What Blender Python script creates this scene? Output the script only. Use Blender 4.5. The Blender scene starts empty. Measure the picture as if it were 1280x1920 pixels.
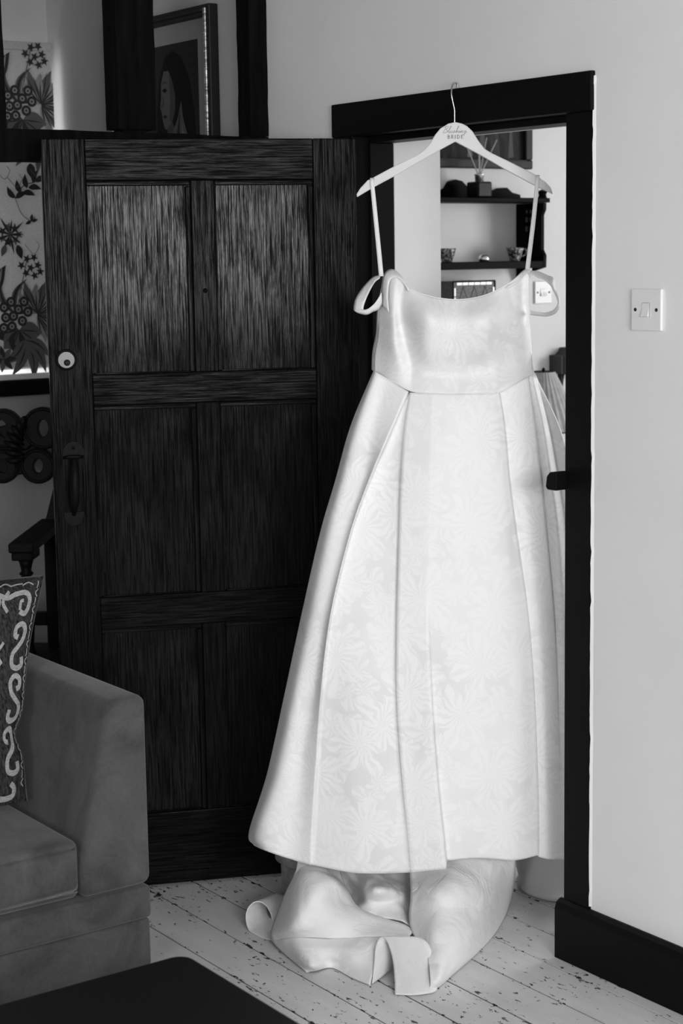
import bpy, bmesh, math, random
from mathutils import Vector, Matrix, noise
random.seed(7)
PI = math.pi
SC = bpy.context.scene
COL = SC.collection

# ------------------------------------------------------------------ camera
cam_d = bpy.data.cameras.new('camera')
cam = bpy.data.objects.new('camera', cam_d)
COL.objects.link(cam)
R_ = Vector((0.581337, 0.813520, -0.015226)); U_ = Vector((-0.107699, 0.095483, 0.989588)); F_ = Vector((-0.806503, 0.573644, -0.143123))
cam.matrix_world = Matrix(((R_.x, U_.x, -F_.x, 0), (R_.y, U_.y, -F_.y, 0), (R_.z, U_.z, -F_.z, 1.6), (0, 0, 0, 1)))
cam_d.sensor_fit = 'HORIZONTAL'
cam_d.sensor_width = 24.0
cam_d.lens = 24.0 * 3322.5 / 1280.0
cam_d.clip_start = 0.05
cam_d.dof.use_dof = True
cam_d.dof.focus_distance = 4.15
cam_d.dof.aperture_fstop = 6.3
SC.camera = cam

# ------------------------------------------------------------------ world and daylight
world = bpy.data.worlds.new('world')
SC.world = world
world.use_nodes = True
bg = world.node_tree.nodes['Background']
bg.inputs[0].default_value = (0.75, 0.75, 0.75, 1)
bg.inputs[1].default_value = 1.0

def area(name, loc, rot, sx, sy, power):
    d = bpy.data.lights.new(name, 'AREA')
    d.shape = 'RECTANGLE'; d.size = sx; d.size_y = sy; d.energy = power
    o = bpy.data.objects.new(name, d); COL.objects.link(o)
    o.location = loc; o.rotation_euler = rot
    return o
# daylight in the four window openings (room window behind the camera, added front window for the dress's right side, passage window, window behind the blind)
area('daylight_room_window', (1.36, 0.65, 1.775), (0, PI/2, 0), 0.86, 2.00, 118)
area('added_front_fill', (0.15, -2.14, 1.60), (PI/2, 0, 0), 1.2, 1.1, 78)  # added fill through an invented front opening, lights the dress's right side
area('daylight_passage_window', (-3.35, 6.36, 1.60), (-PI/2, 0, 0), 1.2, 1.1, 62)
area('daylight_blind_window', (-5.60, 2.10, 1.71), (0, -PI/2, 0), 0.85, 0.92, 10)

SC.view_settings.view_transform = 'Standard'
SC.view_settings.look = 'None'
SC.view_settings.exposure = 0.0
SC.view_settings.gamma = 1.0
SC.view_settings.use_curve_mapping = False

# ------------------------------------------------------------------ materials
def mat(name, base=0.5, rough=0.6, metal=0.0, spec=0.5, sheen=0.0, coat=0.0):
    m = bpy.data.materials.new(name); m.use_nodes = True
    b = m.node_tree.nodes['Principled BSDF']
    b.inputs['Base Color'].default_value = (base, base, base, 1)
    b.inputs['Roughness'].default_value = rough
    b.inputs['Metallic'].default_value = metal
    b.inputs['Specular IOR Level'].default_value = spec
    b.inputs['Sheen Weight'].default_value = sheen
    b.inputs['Coat Weight'].default_value = coat
    return m
def nodes(m):
    nt = m.node_tree
    return nt, nt.nodes, nt.links, nt.nodes['Principled BSDF']
def coords(m, scale=(1, 1, 1), rot=(0, 0, 0), src='Object'):
    nt, N, L, b = nodes(m)
    if src == 'World':
        g = N.new('ShaderNodeNewGeometry'); out = g.outputs['Position']
    else:
        t = N.new('ShaderNodeTexCoord'); out = t.outputs[src]
    mp = N.new('ShaderNodeMapping'); mp.inputs['Scale'].default_value = scale; mp.inputs['Rotation'].default_value = rot
    L.new(out, mp.inputs['Vector'])
    return mp.outputs['Vector']
def tex_noise(m, vec, scale, detail=4, rough=0.55, dist=0.0):
    nt, N, L, b = nodes(m)
    n = N.new('ShaderNodeTexNoise'); n.inputs['Scale'].default_value = scale; n.inputs['Detail'].default_value = detail
    n.inputs['Roughness'].default_value = rough; n.inputs['Distortion'].default_value = dist
    L.new(vec, n.inputs['Vector']); return n.outputs['Fac']
def ramp(m, fac, stops):
    nt, N, L, b = nodes(m)
    r = N.new('ShaderNodeValToRGB'); e = r.color_ramp.elements
    e[0].position, e[0].color = stops[0][0], (stops[0][1],)*3 + (1,)
    e[1].position, e[1].color = stops[-1][0], (stops[-1][1],)*3 + (1,)
    for p, c in stops[1:-1]:
        k = e.new(p); k.color = (c, c, c, 1)
    L.new(fac, r.inputs['Fac']); return r.outputs['Color']
def math_n(m, op, a, bb=None):
    nt, N, L, b = nodes(m)
    n = N.new('ShaderNodeMath'); n.operation = op
    for i, v in enumerate((a, bb)):
        if v is None: continue
        if isinstance(v, (int, float)): n.inputs[i].default_value = v
        else: L.new(v, n.inputs[i])
    return n.outputs[0]
def bump(m, h, strength=0.3, dist=0.01):
    nt, N, L, b = nodes(m)
    n = N.new('ShaderNodeBump'); n.inputs['Strength'].default_value = strength; n.inputs['Distance'].default_value = dist
    L.new(h, n.inputs['Height']); L.new(n.outputs['Normal'], b.inputs['Normal']); return n
def setc(m, col): nodes(m)[2].new(col, nodes(m)[3].inputs['Base Color'])
def setr(m, col): nodes(m)[2].new(col, nodes(m)[3].inputs['Roughness'])

M = {}
# plaster
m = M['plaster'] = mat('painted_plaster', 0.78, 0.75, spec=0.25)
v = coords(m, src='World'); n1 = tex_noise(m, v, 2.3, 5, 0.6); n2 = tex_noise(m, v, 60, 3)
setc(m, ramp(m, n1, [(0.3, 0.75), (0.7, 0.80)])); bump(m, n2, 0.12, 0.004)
m = M['plaster_bay_shaded'] = mat('bay_shade_plaster', 0.5, 0.8, spec=0.2)  # wall plaster copied darker, the bay's shade put into its colour
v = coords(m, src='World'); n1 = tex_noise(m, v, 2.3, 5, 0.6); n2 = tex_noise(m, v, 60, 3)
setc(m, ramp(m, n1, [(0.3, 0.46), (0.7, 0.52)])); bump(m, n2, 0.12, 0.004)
m = M['ceiling'] = mat('ceiling_paint', 0.50, 0.85, spec=0.2)  # mid-grey so the unseen ceiling bounces less fill light
v = coords(m, src='World'); bump(m, tex_noise(m, v, 40, 3), 0.1, 0.004)
# black painted timber of the door frame and skirting
m = M['black_paint'] = mat('black_gloss_paint', 0.004, 0.5, spec=0.10)
v = coords(m, (1, 1, 1), src='World'); bump(m, tex_noise(m, v, 35, 3), 0.15, 0.003)
# dark panelling added to the unseen wall behind the camera to cut fill light
m = M['panelling'] = mat('added_dark_panelling', 0.03, 0.7, spec=0.2)
v = coords(m, (14, 14, 2), src='World'); n1 = tex_noise(m, v, 1.5, 5)
setc(m, ramp(m, n1, [(0.35, 0.02), (0.7, 0.05)])); bump(m, n1, 0.4, 0.006)
# half-timber
m = M['timber'] = mat('dark_stained_timber', 0.004, 0.8, spec=0.06)
v = coords(m, (30, 30, 3), src='World'); n1 = tex_noise(m, v, 1.5, 5)
setc(m, ramp(m, n1, [(0.35, 0.002), (0.7, 0.006)])); bump(m, n1, 0.5, 0.006)
# oak door : grain along local Z or local X
def oak(name, vert, spec, r0, r1, bd):
    m = mat(name, 0.010, 0.30, spec=spec)
    sc_v = (170, 40, 5.5) if vert else (5.5, 40, 170)
    v = coords(m, sc_v, src='Object')
    g = tex_noise(m, v, 1.7, 3, 0.55, 0.5)
    v2 = coords(m, (9, 9, 5) if vert else (5, 9, 9), src='Object')
    big = tex_noise(m, v2, 1.3, 4, 0.6)
    v3 = coords(m, (420, 100, 60) if vert else (60, 100, 420), src='Object')
    fine = tex_noise(m, v3, 1.0, 2, 0.5)
    setc(m, ramp(m, g, [(0.3, 0.003), (0.72, 0.009)]))
    h = math_n(m, 'ADD', math_n(m, 'MULTIPLY', g, 1.0), math_n(m, 'MULTIPLY', fine, 0.35))
    h = math_n(m, 'ADD', h, math_n(m, 'MULTIPLY', big, 1.6))
    bump(m, h, 1.0, bd)
    setr(m, ramp(m, big, [(0.3, r0), (0.7, r1)]))
    # open pores and worn polish break the shine up
    pores = math_n(m, 'MULTIPLY', ramp(m, g, [(0.40, 0.06), (0.60, 1.0)]), ramp(m, math_n(m, 'ADD', math_n(m, 'MULTIPLY', big, 0.7), math_n(m, 'MULTIPLY', fine, 0.5)), [(0.45, 0.25), (0.70, 1.0)]))
    nodes(m)[2].new(math_n(m, 'MULTIPLY', pores, spec), nodes(m)[3].inputs['Specular IOR Level'])
    return m
M['oak_v'] = oak('dark_oak_stile', True, 0.085, 0.20, 0.30, 0.0004); M['oak_h'] = oak('dark_oak_rail', False, 0.085, 0.20, 0.30, 0.0004)
M['oak_panel'] = oak('dark_oak_panel', True, 0.17, 0.13, 0.20, 0.00026)
# white painted floorboards with chipped paint
m = M['board'] = mat('chipped_white_floor_paint', 0.6, 0.42, spec=0.4)
nt, N, L, b = nodes(m)
g = N.new('ShaderNodeNewGeometry'); sx = N.new('ShaderNodeSeparateXYZ'); L.new(g.outputs['Position'], sx.inputs[0])
fr = math_n(m, 'FRACT', math_n(m, 'DIVIDE', math_n(m, 'ADD', sx.outputs['Y'], 20 * 0.1216 - 1.99), 0.1216))
edge = math_n(m, 'MULTIPLY', math_n(m, 'ABSOLUTE', math_n(m, 'SUBTRACT', fr, 0.5)), 2.0)
edge4 = math_n(m, 'POWER', edge, 7.0)
va = coords(m, (38, 75, 50), src='World'); sp = tex_noise(m, va, 1.0, 4, 0.62, 0.4)
vb = coords(m, (3.0, 3.4, 1), src='World'); patch = tex_noise(m, vb, 1.0, 3, 0.5)
vc = coords(m, (6, 150, 50), src='World'); scr = tex_noise(m, vc, 1.0, 3, 0.6)
amt = math_n(m, 'ADD', math_n(m, 'ADD', sp, math_n(m, 'MULTIPLY', patch, 0.34)), math_n(m, 'MULTIPLY', edge4, 0.07))
chip = ramp(m, amt, [(0.805, 0.0), (0.82, 1.0)])
amt2 = math_n(m, 'ADD', scr, math_n(m, 'MULTIPLY', edge4, 0.10))
chip2 = ramp(m, amt2, [(0.735, 0.0), (0.755, 1.0)])
gapm = math_n(m, 'LESS_THAN', sx.outputs['Z'], -0.0024)      # unpainted dirty board edges down in the joints
chipm = math_n(m, 'MAXIMUM', math_n(m, 'MAXIMUM', chip, chip2), gapm)
vd = coords(m, (3, 9, 1), src='World'); paintn = tex_noise(m, vd, 1.5, 4)
paint = ramp(m, paintn, [(0.3, 0.56), (0.7, 0.68)])
mx = N.new('ShaderNodeMix'); mx.data_type = 'RGBA'; L.new(chipm, mx.inputs[0]); L.new(paint, mx.inputs[6]); mx.inputs[7].default_value = (0.02, 0.02, 0.02, 1)
L.new(mx.outputs[2], b.inputs['Base Color'])
bump(m, math_n(m, 'SUBTRACT', math_n(m, 'MULTIPLY', paintn, 0.3), math_n(m, 'MULTIPLY', chipm, 0.25)), 0.35, 0.003)
M['subfloor'] = mat('dark_subfloor', 0.015, 0.9, spec=0.1)
# dress satin with woven floral figure
def satin(name, fig=1.0):
    m = mat(name, 0.82, 0.5, spec=0.35, sheen=0.08)
    nt, N, L, b = nodes(m)
    v = coords(m, (1, 1, 1), src='World')
    sp = N.new('ShaderNodeSeparateXYZ'); L.new(v, sp.inputs[0])
    uu = math_n(m, 'ADD', math_n(m, 'MULTIPLY', sp.outputs['X'], 0.581), math_n(m, 'MULTIPLY', sp.outputs['Y'], 0.8139))
    wob = N.new('ShaderNodeTexNoise'); wob.inputs['Scale'].default_value = 14; wob.inputs['Detail'].default_value = 3; L.new(v, wob.inputs['Vector'])
    ws = N.new('ShaderNodeSeparateXYZ'); L.new(wob.outputs['Color'], ws.inputs[0])
    cx = math_n(m, 'ADD', uu, math_n(m, 'MULTIPLY', ws.outputs['X'], 0.055))
    cz = math_n(m, 'ADD', sp.outputs['Z'], math_n(m, 'MULTIPLY', ws.outputs['Y'], 0.055))
    cb = N.new('ShaderNodeCombineXYZ'); L.new(cx, cb.inputs[0]); L.new(cz, cb.inputs[1])
    def blooms(scale, petals, veins, r0):
        # woven flower heads: lobed petals with fine radiating veins, one per cell
        vo = N.new('ShaderNodeTexVoronoi'); vo.voronoi_dimensions = '2D'; vo.inputs['Scale'].default_value = scale; vo.inputs['Randomness'].default_value = 0.9
        L.new(cb.outputs[0], vo.inputs['Vector'])
        df_ = N.new('ShaderNodeVectorMath'); df_.operation = 'SUBTRACT'; L.new(cb.outputs[0], df_.inputs[0]); L.new(vo.outputs['Position'], df_.inputs[1])
        ds = N.new('ShaderNodeSeparateXYZ'); L.new(df_.outputs[0], ds.inputs[0])
        cs = N.new('ShaderNodeSeparateXYZ'); L.new(vo.outputs['Color'], cs.inputs[0])
        th = math_n(m, 'ADD', math_n(m, 'ARCTAN2', ds.outputs[1], ds.outputs[0]), math_n(m, 'MULTIPLY', cs.outputs[0], 6.0))
        lobe = math_n(m, 'ADD', math_n(m, 'MULTIPLY', math_n(m, 'ABSOLUTE', math_n(m, 'SINE', math_n(m, 'MULTIPLY', th, petals / 2))), 0.55), 0.45)
        rr = math_n(m, 'DIVIDE', vo.outputs['Distance'], math_n(m, 'MULTIPLY', lobe, r0))
        inside = ramp(m, rr, [(0.93, 1.0), (1.0, 0.0)])
        vein = ramp(m, math_n(m, 'ADD', math_n(m, 'MULTIPLY', math_n(m, 'SINE', math_n(m, 'ADD', math_n(m, 'MULTIPLY', th, veins), math_n(m, 'MULTIPLY', rr, 3.0))), 0.5), 0.5), [(0.25, 0.35), (0.55, 1.0)])
        return math_n(m, 'MULTIPLY', inside, vein)
    f1 = blooms(7.5, 6, 17, 0.62); f2 = blooms(15, 3, 9, 0.60)
    area_ = ramp(m, tex_noise(m, v, 4.5, 2), [(0.40, 0.35), (0.58, 1.0)])
    figure = math_n(m, 'MAXIMUM', f1, math_n(m, 'MULTIPLY', f2, 0.8))
    ground = math_n(m, 'MULTIPLY', math_n(m, 'SUBTRACT', 1.0, figure), area_)
    setc(m, ramp(m, ground, [(0.0, 0.865), (1.0, 0.865 - 0.095 * fig)]))
    setr(m, ramp(m, ground, [(0.0, 0.56), (1.0, 0.56 - 0.14 * fig)]))
    weave = tex_noise(m, coords(m, (1, 1, 0.35), src='World'), 420, 2)
    bump(m, math_n(m, 'ADD', math_n(m, 'MULTIPLY', figure, 0.5 * fig), math_n(m, 'MULTIPLY', weave, 0.5)), 0.20, 0.0020)
    return m
M['satin'] = satin('white_jacquard', 1.0)
M['satin_plain'] = satin('white_satin', 0.15)
m = M['train'] = mat('white_crumpled_satin', 0.84, 0.62, spec=0.18)
v = coords(m, src='World'); n1 = tex_noise(m, v, 16, 4, 0.6, 1.2); n2 = tex_noise(m, coords(m, (1, 1, 1), src='World'), 380, 2)
cr1 = math_n(m, 'ABSOLUTE', math_n(m, 'SUBTRACT', tex_noise(m, v, 9, 3, 0.5, 0.8), 0.5))
crs = ramp(m, cr1, [(0.0, 0.0), (0.035, 1.0)])
bump(m, math_n(m, 'ADD', math_n(m, 'ADD', math_n(m, 'MULTIPLY', n1, 0.8), math_n(m, 'MULTIPLY', crs, 0.16)), math_n(m, 'MULTIPLY', n2, 0.05)), 0.6, 0.006)
M['ribbon'] = mat('white_ribbon', 0.8, 0.45, spec=0.3)
M['hanger'] = mat('white_hanger_paint', 0.62, 0.38, spec=0.4)
M['ink'] = mat('grey_print', 0.10, 0.7, spec=0.1)
M['steel'] = mat('brushed_steel', 0.55, 0.28, metal=1.0)
M['iron'] = mat('black_iron', 0.004, 0.5, spec=0.09)
M['brass'] = mat('worn_metal_cylinder', 0.13, 0.45, metal=1.0)
# velvet
m = M['velvet'] = mat('grey_velvet', 0.08, 0.9, spec=0.1, sheen=0.2)
nodes(m)[3].inputs['Sheen Roughness'].default_value = 0.45
v = coords(m, src='World'); n1 = tex_noise(m, v, 7, 4, 0.6, 0.8); n2 = tex_noise(m, v, 260, 2); n3 = tex_noise(m, v, 120, 3)
setc(m, ramp(m, math_n(m, 'ADD', math_n(m, 'MULTIPLY', n1, 0.8), math_n(m, 'MULTIPLY', n3, 0.2)), [(0.36, 0.052), (0.64, 0.098)]))
bump(m, math_n(m, 'ADD', n2, math_n(m, 'MULTIPLY', n1, 1.5)), 0.18, 0.004)
m = M['kilim_dark'] = mat('dark_woven_wool', 0.03, 0.95, spec=0.05)
v = coords(m, (120, 120, 40), src='World'); n1 = tex_noise(m, v, 1.6, 3)
setc(m, ramp(m, n1, [(0.35, 0.012), (0.7, 0.065)])); bump(m, n1, 0.6, 0.004)
m = M['kilim_light'] = mat('pale_woven_wool', 0.34, 0.95, spec=0.05)
v = coords(m, (120, 120, 300), src='World'); n1 = tex_noise(m, v, 1.0, 2)
setc(m, ramp(m, n1, [(0.3, 0.24), (0.7, 0.42)])); bump(m, n1, 0.5, 0.003)
m = M['ebony'] = mat('black_table_lacquer', 0.006, 0.5, spec=0.14)
v = coords(m, (4, 40, 40), src='World'); bump(m, tex_noise(m, v, 1.2, 4), 0.08, 0.003)
m = M['gilt'] = mat('gilded_frame', 0.32, 0.38, metal=0.9)
v = coords(m, (25, 25, 130), src='World'); n1 = tex_noise(m, v, 1.0, 4, 0.7)
setc(m, ramp(m, n1, [(0.35, 0.05), (0.62, 0.65)])); bump(m, n1, 0.5, 0.003)
M['frame_dark'] = mat('dark_frame_wood', 0.012, 0.5, spec=0.25)
M['mat_board'] = mat('grey_mount_board', 0.30, 0.85, spec=0.1)
for i, a in enumerate((0.012, 0.03, 0.06, 0.10, 0.17, 0.28)):
    M['tone%d' % i] = mat('print_tone_%d' % i, a, 0.8, spec=0.1)
m = M['oil'] = mat('oil_paint_dark', 0.03, 0.6, spec=0.15)
v = coords(m, (1, 14, 5), src='World'); n1 = tex_noise(m, v, 1.5, 5, 0.6, 0.8)
setc(m, ramp(m, n1, [(0.38, 0.006), (0.55, 0.02), (0.72, 0.05)]))
M['shelf'] = mat('dark_shelf_wood', 0.0025, 0.55, spec=0.06)
M['bottle'] = mat('black_glass_bottle', 0.005, 0.35, spec=0.15)
M['chrome'] = mat('polished_chrome', 0.85, 0.28, metal=1.0)
M['reed'] = mat('pale_reed', 0.45, 0.8, spec=0.1)
m = M['china'] = mat('transfer_printed_china', 0.6, 0.2, spec=0.5)
v = coords(m, src='World'); n1 = tex_noise(m, v, 95, 4, 0.7, 1.0)
setc(m, ramp(m, n1, [(0.44, 0.025), (0.52, 0.12), (0.60, 0.62)]))
M['plastic'] = mat('white_switch_plastic', 0.78, 0.35, spec=0.5)
M['screw'] = mat('dark_screw', 0.03, 0.4, metal=0.6)
M['gap'] = mat('switch_shadow_gap', 0.25, 0.6)
m = M['shade'] = mat('pleated_shade_cloth', 0.45, 0.9, spec=0.05)
v = coords(m, src='World'); setc(m, ramp(m, tex_noise(m, v, 30, 3), [(0.35, 0.38), (0.65, 0.5)]))
M['pot'] = mat('glazed_white_pot', 0.52, 0.35, spec=0.4)
m = M['pot_grey'] = mat('grey_stone_pot', 0.30, 0.8, spec=0.2)
v = coords(m, src='World'); setc(m, ramp(m, tex_noise(m, v, 45, 4), [(0.35, 0.22), (0.65, 0.36)]))
m = M['blind'] = mat('linen_blind', 0.52, 0.9, spec=0.05)
nt, N, L, b = nodes(m)
v = coords(m, (1, 1, 1), src='World'); n1 = tex_noise(m, v, 160, 2)
setc(m, ramp(m, n1, [(0.3, 0.46), (0.7, 0.56)]))
tr = N.new('ShaderNodeBsdfTranslucent'); tr.inputs[0].default_value = (0.5, 0.5, 0.5, 1)
ms = N.new('ShaderNodeMixShader'); ms.inputs[0].default_value = 0.05
L.new(b.outputs[0], ms.inputs[1]); L.new(tr.outputs[0], ms.inputs[2]); L.new(ms.outputs[0], N['Material Output'].inputs['Surface'])
M['print_dark'] = mat('floral_print_dark', 0.045, 0.9, spec=0.05)
M['print_mid'] = mat('floral_print_mid', 0.13, 0.9, spec=0.05)
M['print_pale'] = mat('floral_print_pale', 0.30, 0.9, spec=0.05)
M['white_gloss'] = mat('white_gloss_sill', 0.8, 0.3, spec=0.5)
m = M['glass_dark'] = mat('smoky_leaded_glass', 0.10, 0.4, spec=0.25)
v = coords(m, src='World'); setc(m, ramp(m, tex_noise(m, v, 160, 3), [(0.4, 0.05), (0.65, 0.17)]))
M['mirror'] = mat('bevelled_mirror_tile', 0.75, 0.3, metal=0.2)
M['chair_wood'] = mat('black_carved_oak', 0.006, 0.5, spec=0.16)

# ------------------------------------------------------------------ mesh helpers
def mesh_obj(name, verts, faces, material, parent=None, smooth=False, loc=None):
    me = bpy.data.meshes.new(name)
    me.from_pydata([tuple(p) for p in verts], [], faces)
    me.materials.append(material if not isinstance(material, str) else M[material])
    if smooth:
        for p in me.polygons: p.use_smooth = True
    me.update()
    o = bpy.data.objects.new(name, me); COL.objects.link(o)
    if parent: o.parent = parent
    if loc: o.location = loc
    return o
class MB:
    def __init__(s): s.v = []; s.f = []
    def add(s, v, f):
        n = len(s.v); s.v += [tuple(p) for p in v]; s.f += [tuple(i + n for i in q) for q in f]; return s
    def box(s, lo, hi, bev=0.0):
        (x0, y0, z0), (x1, y1, z1) = lo, hi
        if bev <= 0:
            s.add([(x, y, z) for z in (z0, z1) for y in (y0, y1) for x in (x0, x1)],
                  [(0, 2, 3, 1), (4, 5, 7, 6), (0, 1, 5, 4), (2, 6, 7, 3), (0, 4, 6, 2), (1, 3, 7, 5)])
            return s
        bm = bmesh.new(); bmesh.ops.create_cube(bm, size=1)
        for w in bm.verts:
            w.co = Vector(((x0 + x1) / 2 + w.co.x * (x1 - x0), (y0 + y1) / 2 + w.co.y * (y1 - y0), (z0 + z1) / 2 + w.co.z * (z1 - z0)))
        bmesh.ops.bevel(bm, geom=list(bm.edges), offset=bev, segments=2, profile=0.5, affect='EDGES')
        s.from_bm(bm); return s
    def from_bm(s, bm):
        bm.verts.index_update(); n = len(s.v)
        s.v += [tuple(w.co) for w in bm.verts]; s.f += [tuple(w.index + n for w in q.verts) for q in bm.faces]; bm.free()
    def tube(s, pts, r, n=10, caps=True):
        pts = [Vector(p) for p in pts]; rings = []; k0 = len(s.v)
        rr = r if isinstance(r, (list, tuple)) else [r] * len(pts)
        t0 = (pts[1] - pts[0]).normalized(); up = Vector((0, 0, 1)) if abs(t0.z) < 0.9 else Vector((1, 0, 0))
        a = t0.cross(up).normalized()
        for i, p in enumerate(pts):
            t = (pts[min(i + 1, len(pts) - 1)] - pts[max(i - 1, 0)]).normalized()
            a = (a - t * a.dot(t)).normalized(); bb = t.cross(a)
            for j in range(n):
                an = 2 * PI * j / n; s.v.append(tuple(p + (a * math.cos(an) + bb * math.sin(an)) * rr[i]))
        for i in range(len(pts) - 1):
            for j in range(n):
                q = k0 + i * n; s.f.append((q + j, q + (j + 1) % n, q + n + (j + 1) % n, q + n + j))
        if caps:
            s.f.append(tuple(k0 + j for j in reversed(range(n)))); e = k0 + (len(pts) - 1) * n; s.f.append(tuple(e + j for j in range(n)))
        return s
    def lathe(s, prof, n=24, c=(0, 0, 0), ax=None):
        # prof: list of (r, h); axis default Z
        k0 = len(s.v); X, Yv, Zv = ax if ax else (Vector((1, 0, 0)), Vector((0, 1, 0)), Vector((0, 0, 1)))
        c = Vector(c)
        for r, h in prof:
            for j in range(n):
                an = 2 * PI * j / n; s.v.append(tuple(c + X * (r * math.cos(an)) + Yv * (r * math.sin(an)) + Zv * h))
        for i in range(len(prof) - 1):
            for j in range(n):
                q = k0 + i * n; s.f.append((q + j, q + (j + 1) % n, q + n + (j + 1) % n, q + n + j))
        if prof[0][0] > 1e-6: s.f.append(tuple(k0 + j for j in reversed(range(n))))
        if prof[-1][0] > 1e-6: s.f.append(tuple(k0 + (len(prof) - 1) * n + j for j in range(n)))
        return s
    def prism(s, outline, org, ex, ey, en, t):
        # outline in 2D (a,b) extruded by t along en
        org, ex, ey, en = Vector(org), Vector(ex), Vector(ey), Vector(en); k = len(s.v); n = len(outline)
        for d in (0, t):
            for a, b in outline: s.v.append(tuple(org + ex * a + ey * b + en * d))
        s.f.append(tuple(k + i for i in reversed(range(n)))); s.f.append(tuple(k + n + i for i in range(n)))
        for i in range(n):
            j = (i + 1) % n; s.f.append((k + i, k + j, k + n + j, k + n + i))
        return s
    def ring(s, outer, inner, org, ex, ey, en, t):
        # plate with a hole: outer and inner outlines with the same number of points
        org, ex, ey, en = Vector(org), Vector(ex), Vector(ey), Vector(en); k = len(s.v); n = len(outer)
        for d in (0, t):
            for pl in (outer, inner):
                for a, b in pl: s.v.append(tuple(org + ex * a + ey * b + en * d))
        for i in range(n):
            j = (i + 1) % n
            s.f += [(k + i, k + n + i, k + n + j, k + j), (k + 2*n + i, k + 2*n + j, k + 3*n + j, k + 3*n + i),
                    (k + i, k + j, k + 2*n + j, k + 2*n + i), (k + n + i, k + 3*n + i, k + 3*n + j, k + n + j)]
        return s
    def build(s, name, material, parent=None, smooth=False):
        return mesh_obj(name, s.v, s.f, material, parent, smooth)
def tag(o, label, cat, group=None, kind=None):
    o['label'] = label; o['category'] = cat
    if group: o['group'] = group
    if kind: o['kind'] = kind
    return o
def empty(name, loc=(0, 0, 0)):
    o = bpy.data.objects.new(name, None); o.empty_display_size = 0.05; COL.objects.link(o); o.location = loc; return o
def at(o, root):
    # keep a world-space mesh in place under an empty that is not at the origin
    o.parent = root; o.matrix_parent_inverse = Matrix.Translation(root.location).inverted(); return o
def bevel_mod(o, w, seg=2):
    b = o.modifiers.new('bevel', 'BEVEL'); b.width = w; b.segments = seg; b.limit_method = 'ANGLE'; b.angle_limit = 0.6; return o
def ellipse(cx, cy, rx, ry, n=24, rot=0.0):
    out = []
    for i in range(n):
        a = 2 * PI * i / n; x, y = rx * math.cos(a), ry * math.sin(a)
        out.append((cx + x * math.cos(rot) - y * math.sin(rot), cy + x * math.sin(rot) + y * math.cos(rot)))
    return out
def crom(p0, p1, p2, p3, t):
    return p1 * 1.0 + (p2 - p0) * (0.5 * t) + (p0 * 2 - p1 * 5 + p2 * 4 - p3) * (0.5 * t * t) + (p1 * 3 - p0 - p2 * 3 + p3) * (0.5 * t * t * t)
def spline(pts, k):
    pts = [Vector(p) for p in pts]; n = len(pts); out = []
    for i in range(n - 1):
        p0 = pts[i - 1] if i else pts[0] * 2 - pts[1]; p3 = pts[i + 2] if i + 2 < n else pts[-1] * 2 - pts[-2]
        for j in range(k): out.append(crom(p0, pts[i], pts[i + 1], p3, j / k))
    out.append(pts[-1].copy()); return out
def patch(rows, ku, kv):
    # smooth surface through a control grid: rows of equal length
    cols = list(zip(*[spline(r, ku) for r in rows]))
    dense = [spline(c, kv) for c in cols]
    return [list(r) for r in zip(*dense)]
def grid_faces(nr, nc, k=0):
    return [(k + i*nc + j, k + i*nc + j + 1, k + (i+1)*nc + j + 1, k + (i+1)*nc + j) for i in range(nr - 1) for j in range(nc - 1)]

# ------------------------------------------------------------------ room shell
YW, YB = 2.655, 2.912           # room face and passage face of the door wall
XW, XE, YF, YP, ZC = -5.33, 1.22, -2.0, 6.2, 2.45
def struct(name, mb, material, label, cat):
    o = mb.build(name, material); tag(o, label, cat, kind='structure'); return o

fl = struct('floor', MB().box((XW - .3, YF - .2, -.10), (XE + .3, YP + .2, -.018)), 'subfloor', 'white painted chipped wooden floorboards running along the door wall', 'floor')
board = MB(); W0, L0 = 0.1216, 6.7
prof = [(-W0/2 + .0011, -.018), (-W0/2 + .0011, -.003), (-W0/2 + .0024, 0), (W0/2 - .0024, 0), (W0/2 - .0011, -.003), (W0/2 - .0011, -.018)]
board.prism(prof, (XW - .1, 0, 0), (0, 1, 0), (0, 0, 1), (1, 0, 0), L0)
first = None
k = -32
while 1.99 + (k + .5) * W0 < YP:
    yc = 1.99 + (k + .5) * W0
    if first is None:
        o = first = board.build('floorboard', 'board', fl)
    else:
        o = bpy.data.objects.new('floorboard', first.data); COL.objects.link(o); o.parent = fl
    o.location = (0, yc, random.uniform(-.0012, 0.0))
    k += 1
struct('ceiling', MB().box((XW - .3, YF - .2, ZC), (XE + .3, YP + .2, ZC + .1)), 'ceiling', 'plain mid-grey ceiling of the room, toned down to cut fill light', 'ceiling')

# door wall with its opening
wb = MB()
wb.box((-4.07, YW, -.018), (-3.735, YB, ZC)).box((-3.735, 2.763, -.018), (-3.632, YB, 1.893))
wb.box((-2.79, YW, -.018), (XE, YB, ZC)).box((-2.872, 2.763, -.018), (-2.79, YB, 1.893))
wb.box((-3.735, YW, 1.975), (-2.79, 2.763, ZC)).box((-3.735, 2.763, 1.893), (-2.79, YB, ZC))
wall_back = struct('wall_back', wb, 'plaster', 'pale plastered wall around the open doorway', 'wall')
struct('wall_back_bay', MB().box((XW - .3, YW, -.018), (-4.07, YB, ZC)), 'plaster_bay_shaded', 'plaster wall with bay shade put into its colour, beyond the timber screen, carrying the portrait', 'wall')
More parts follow.
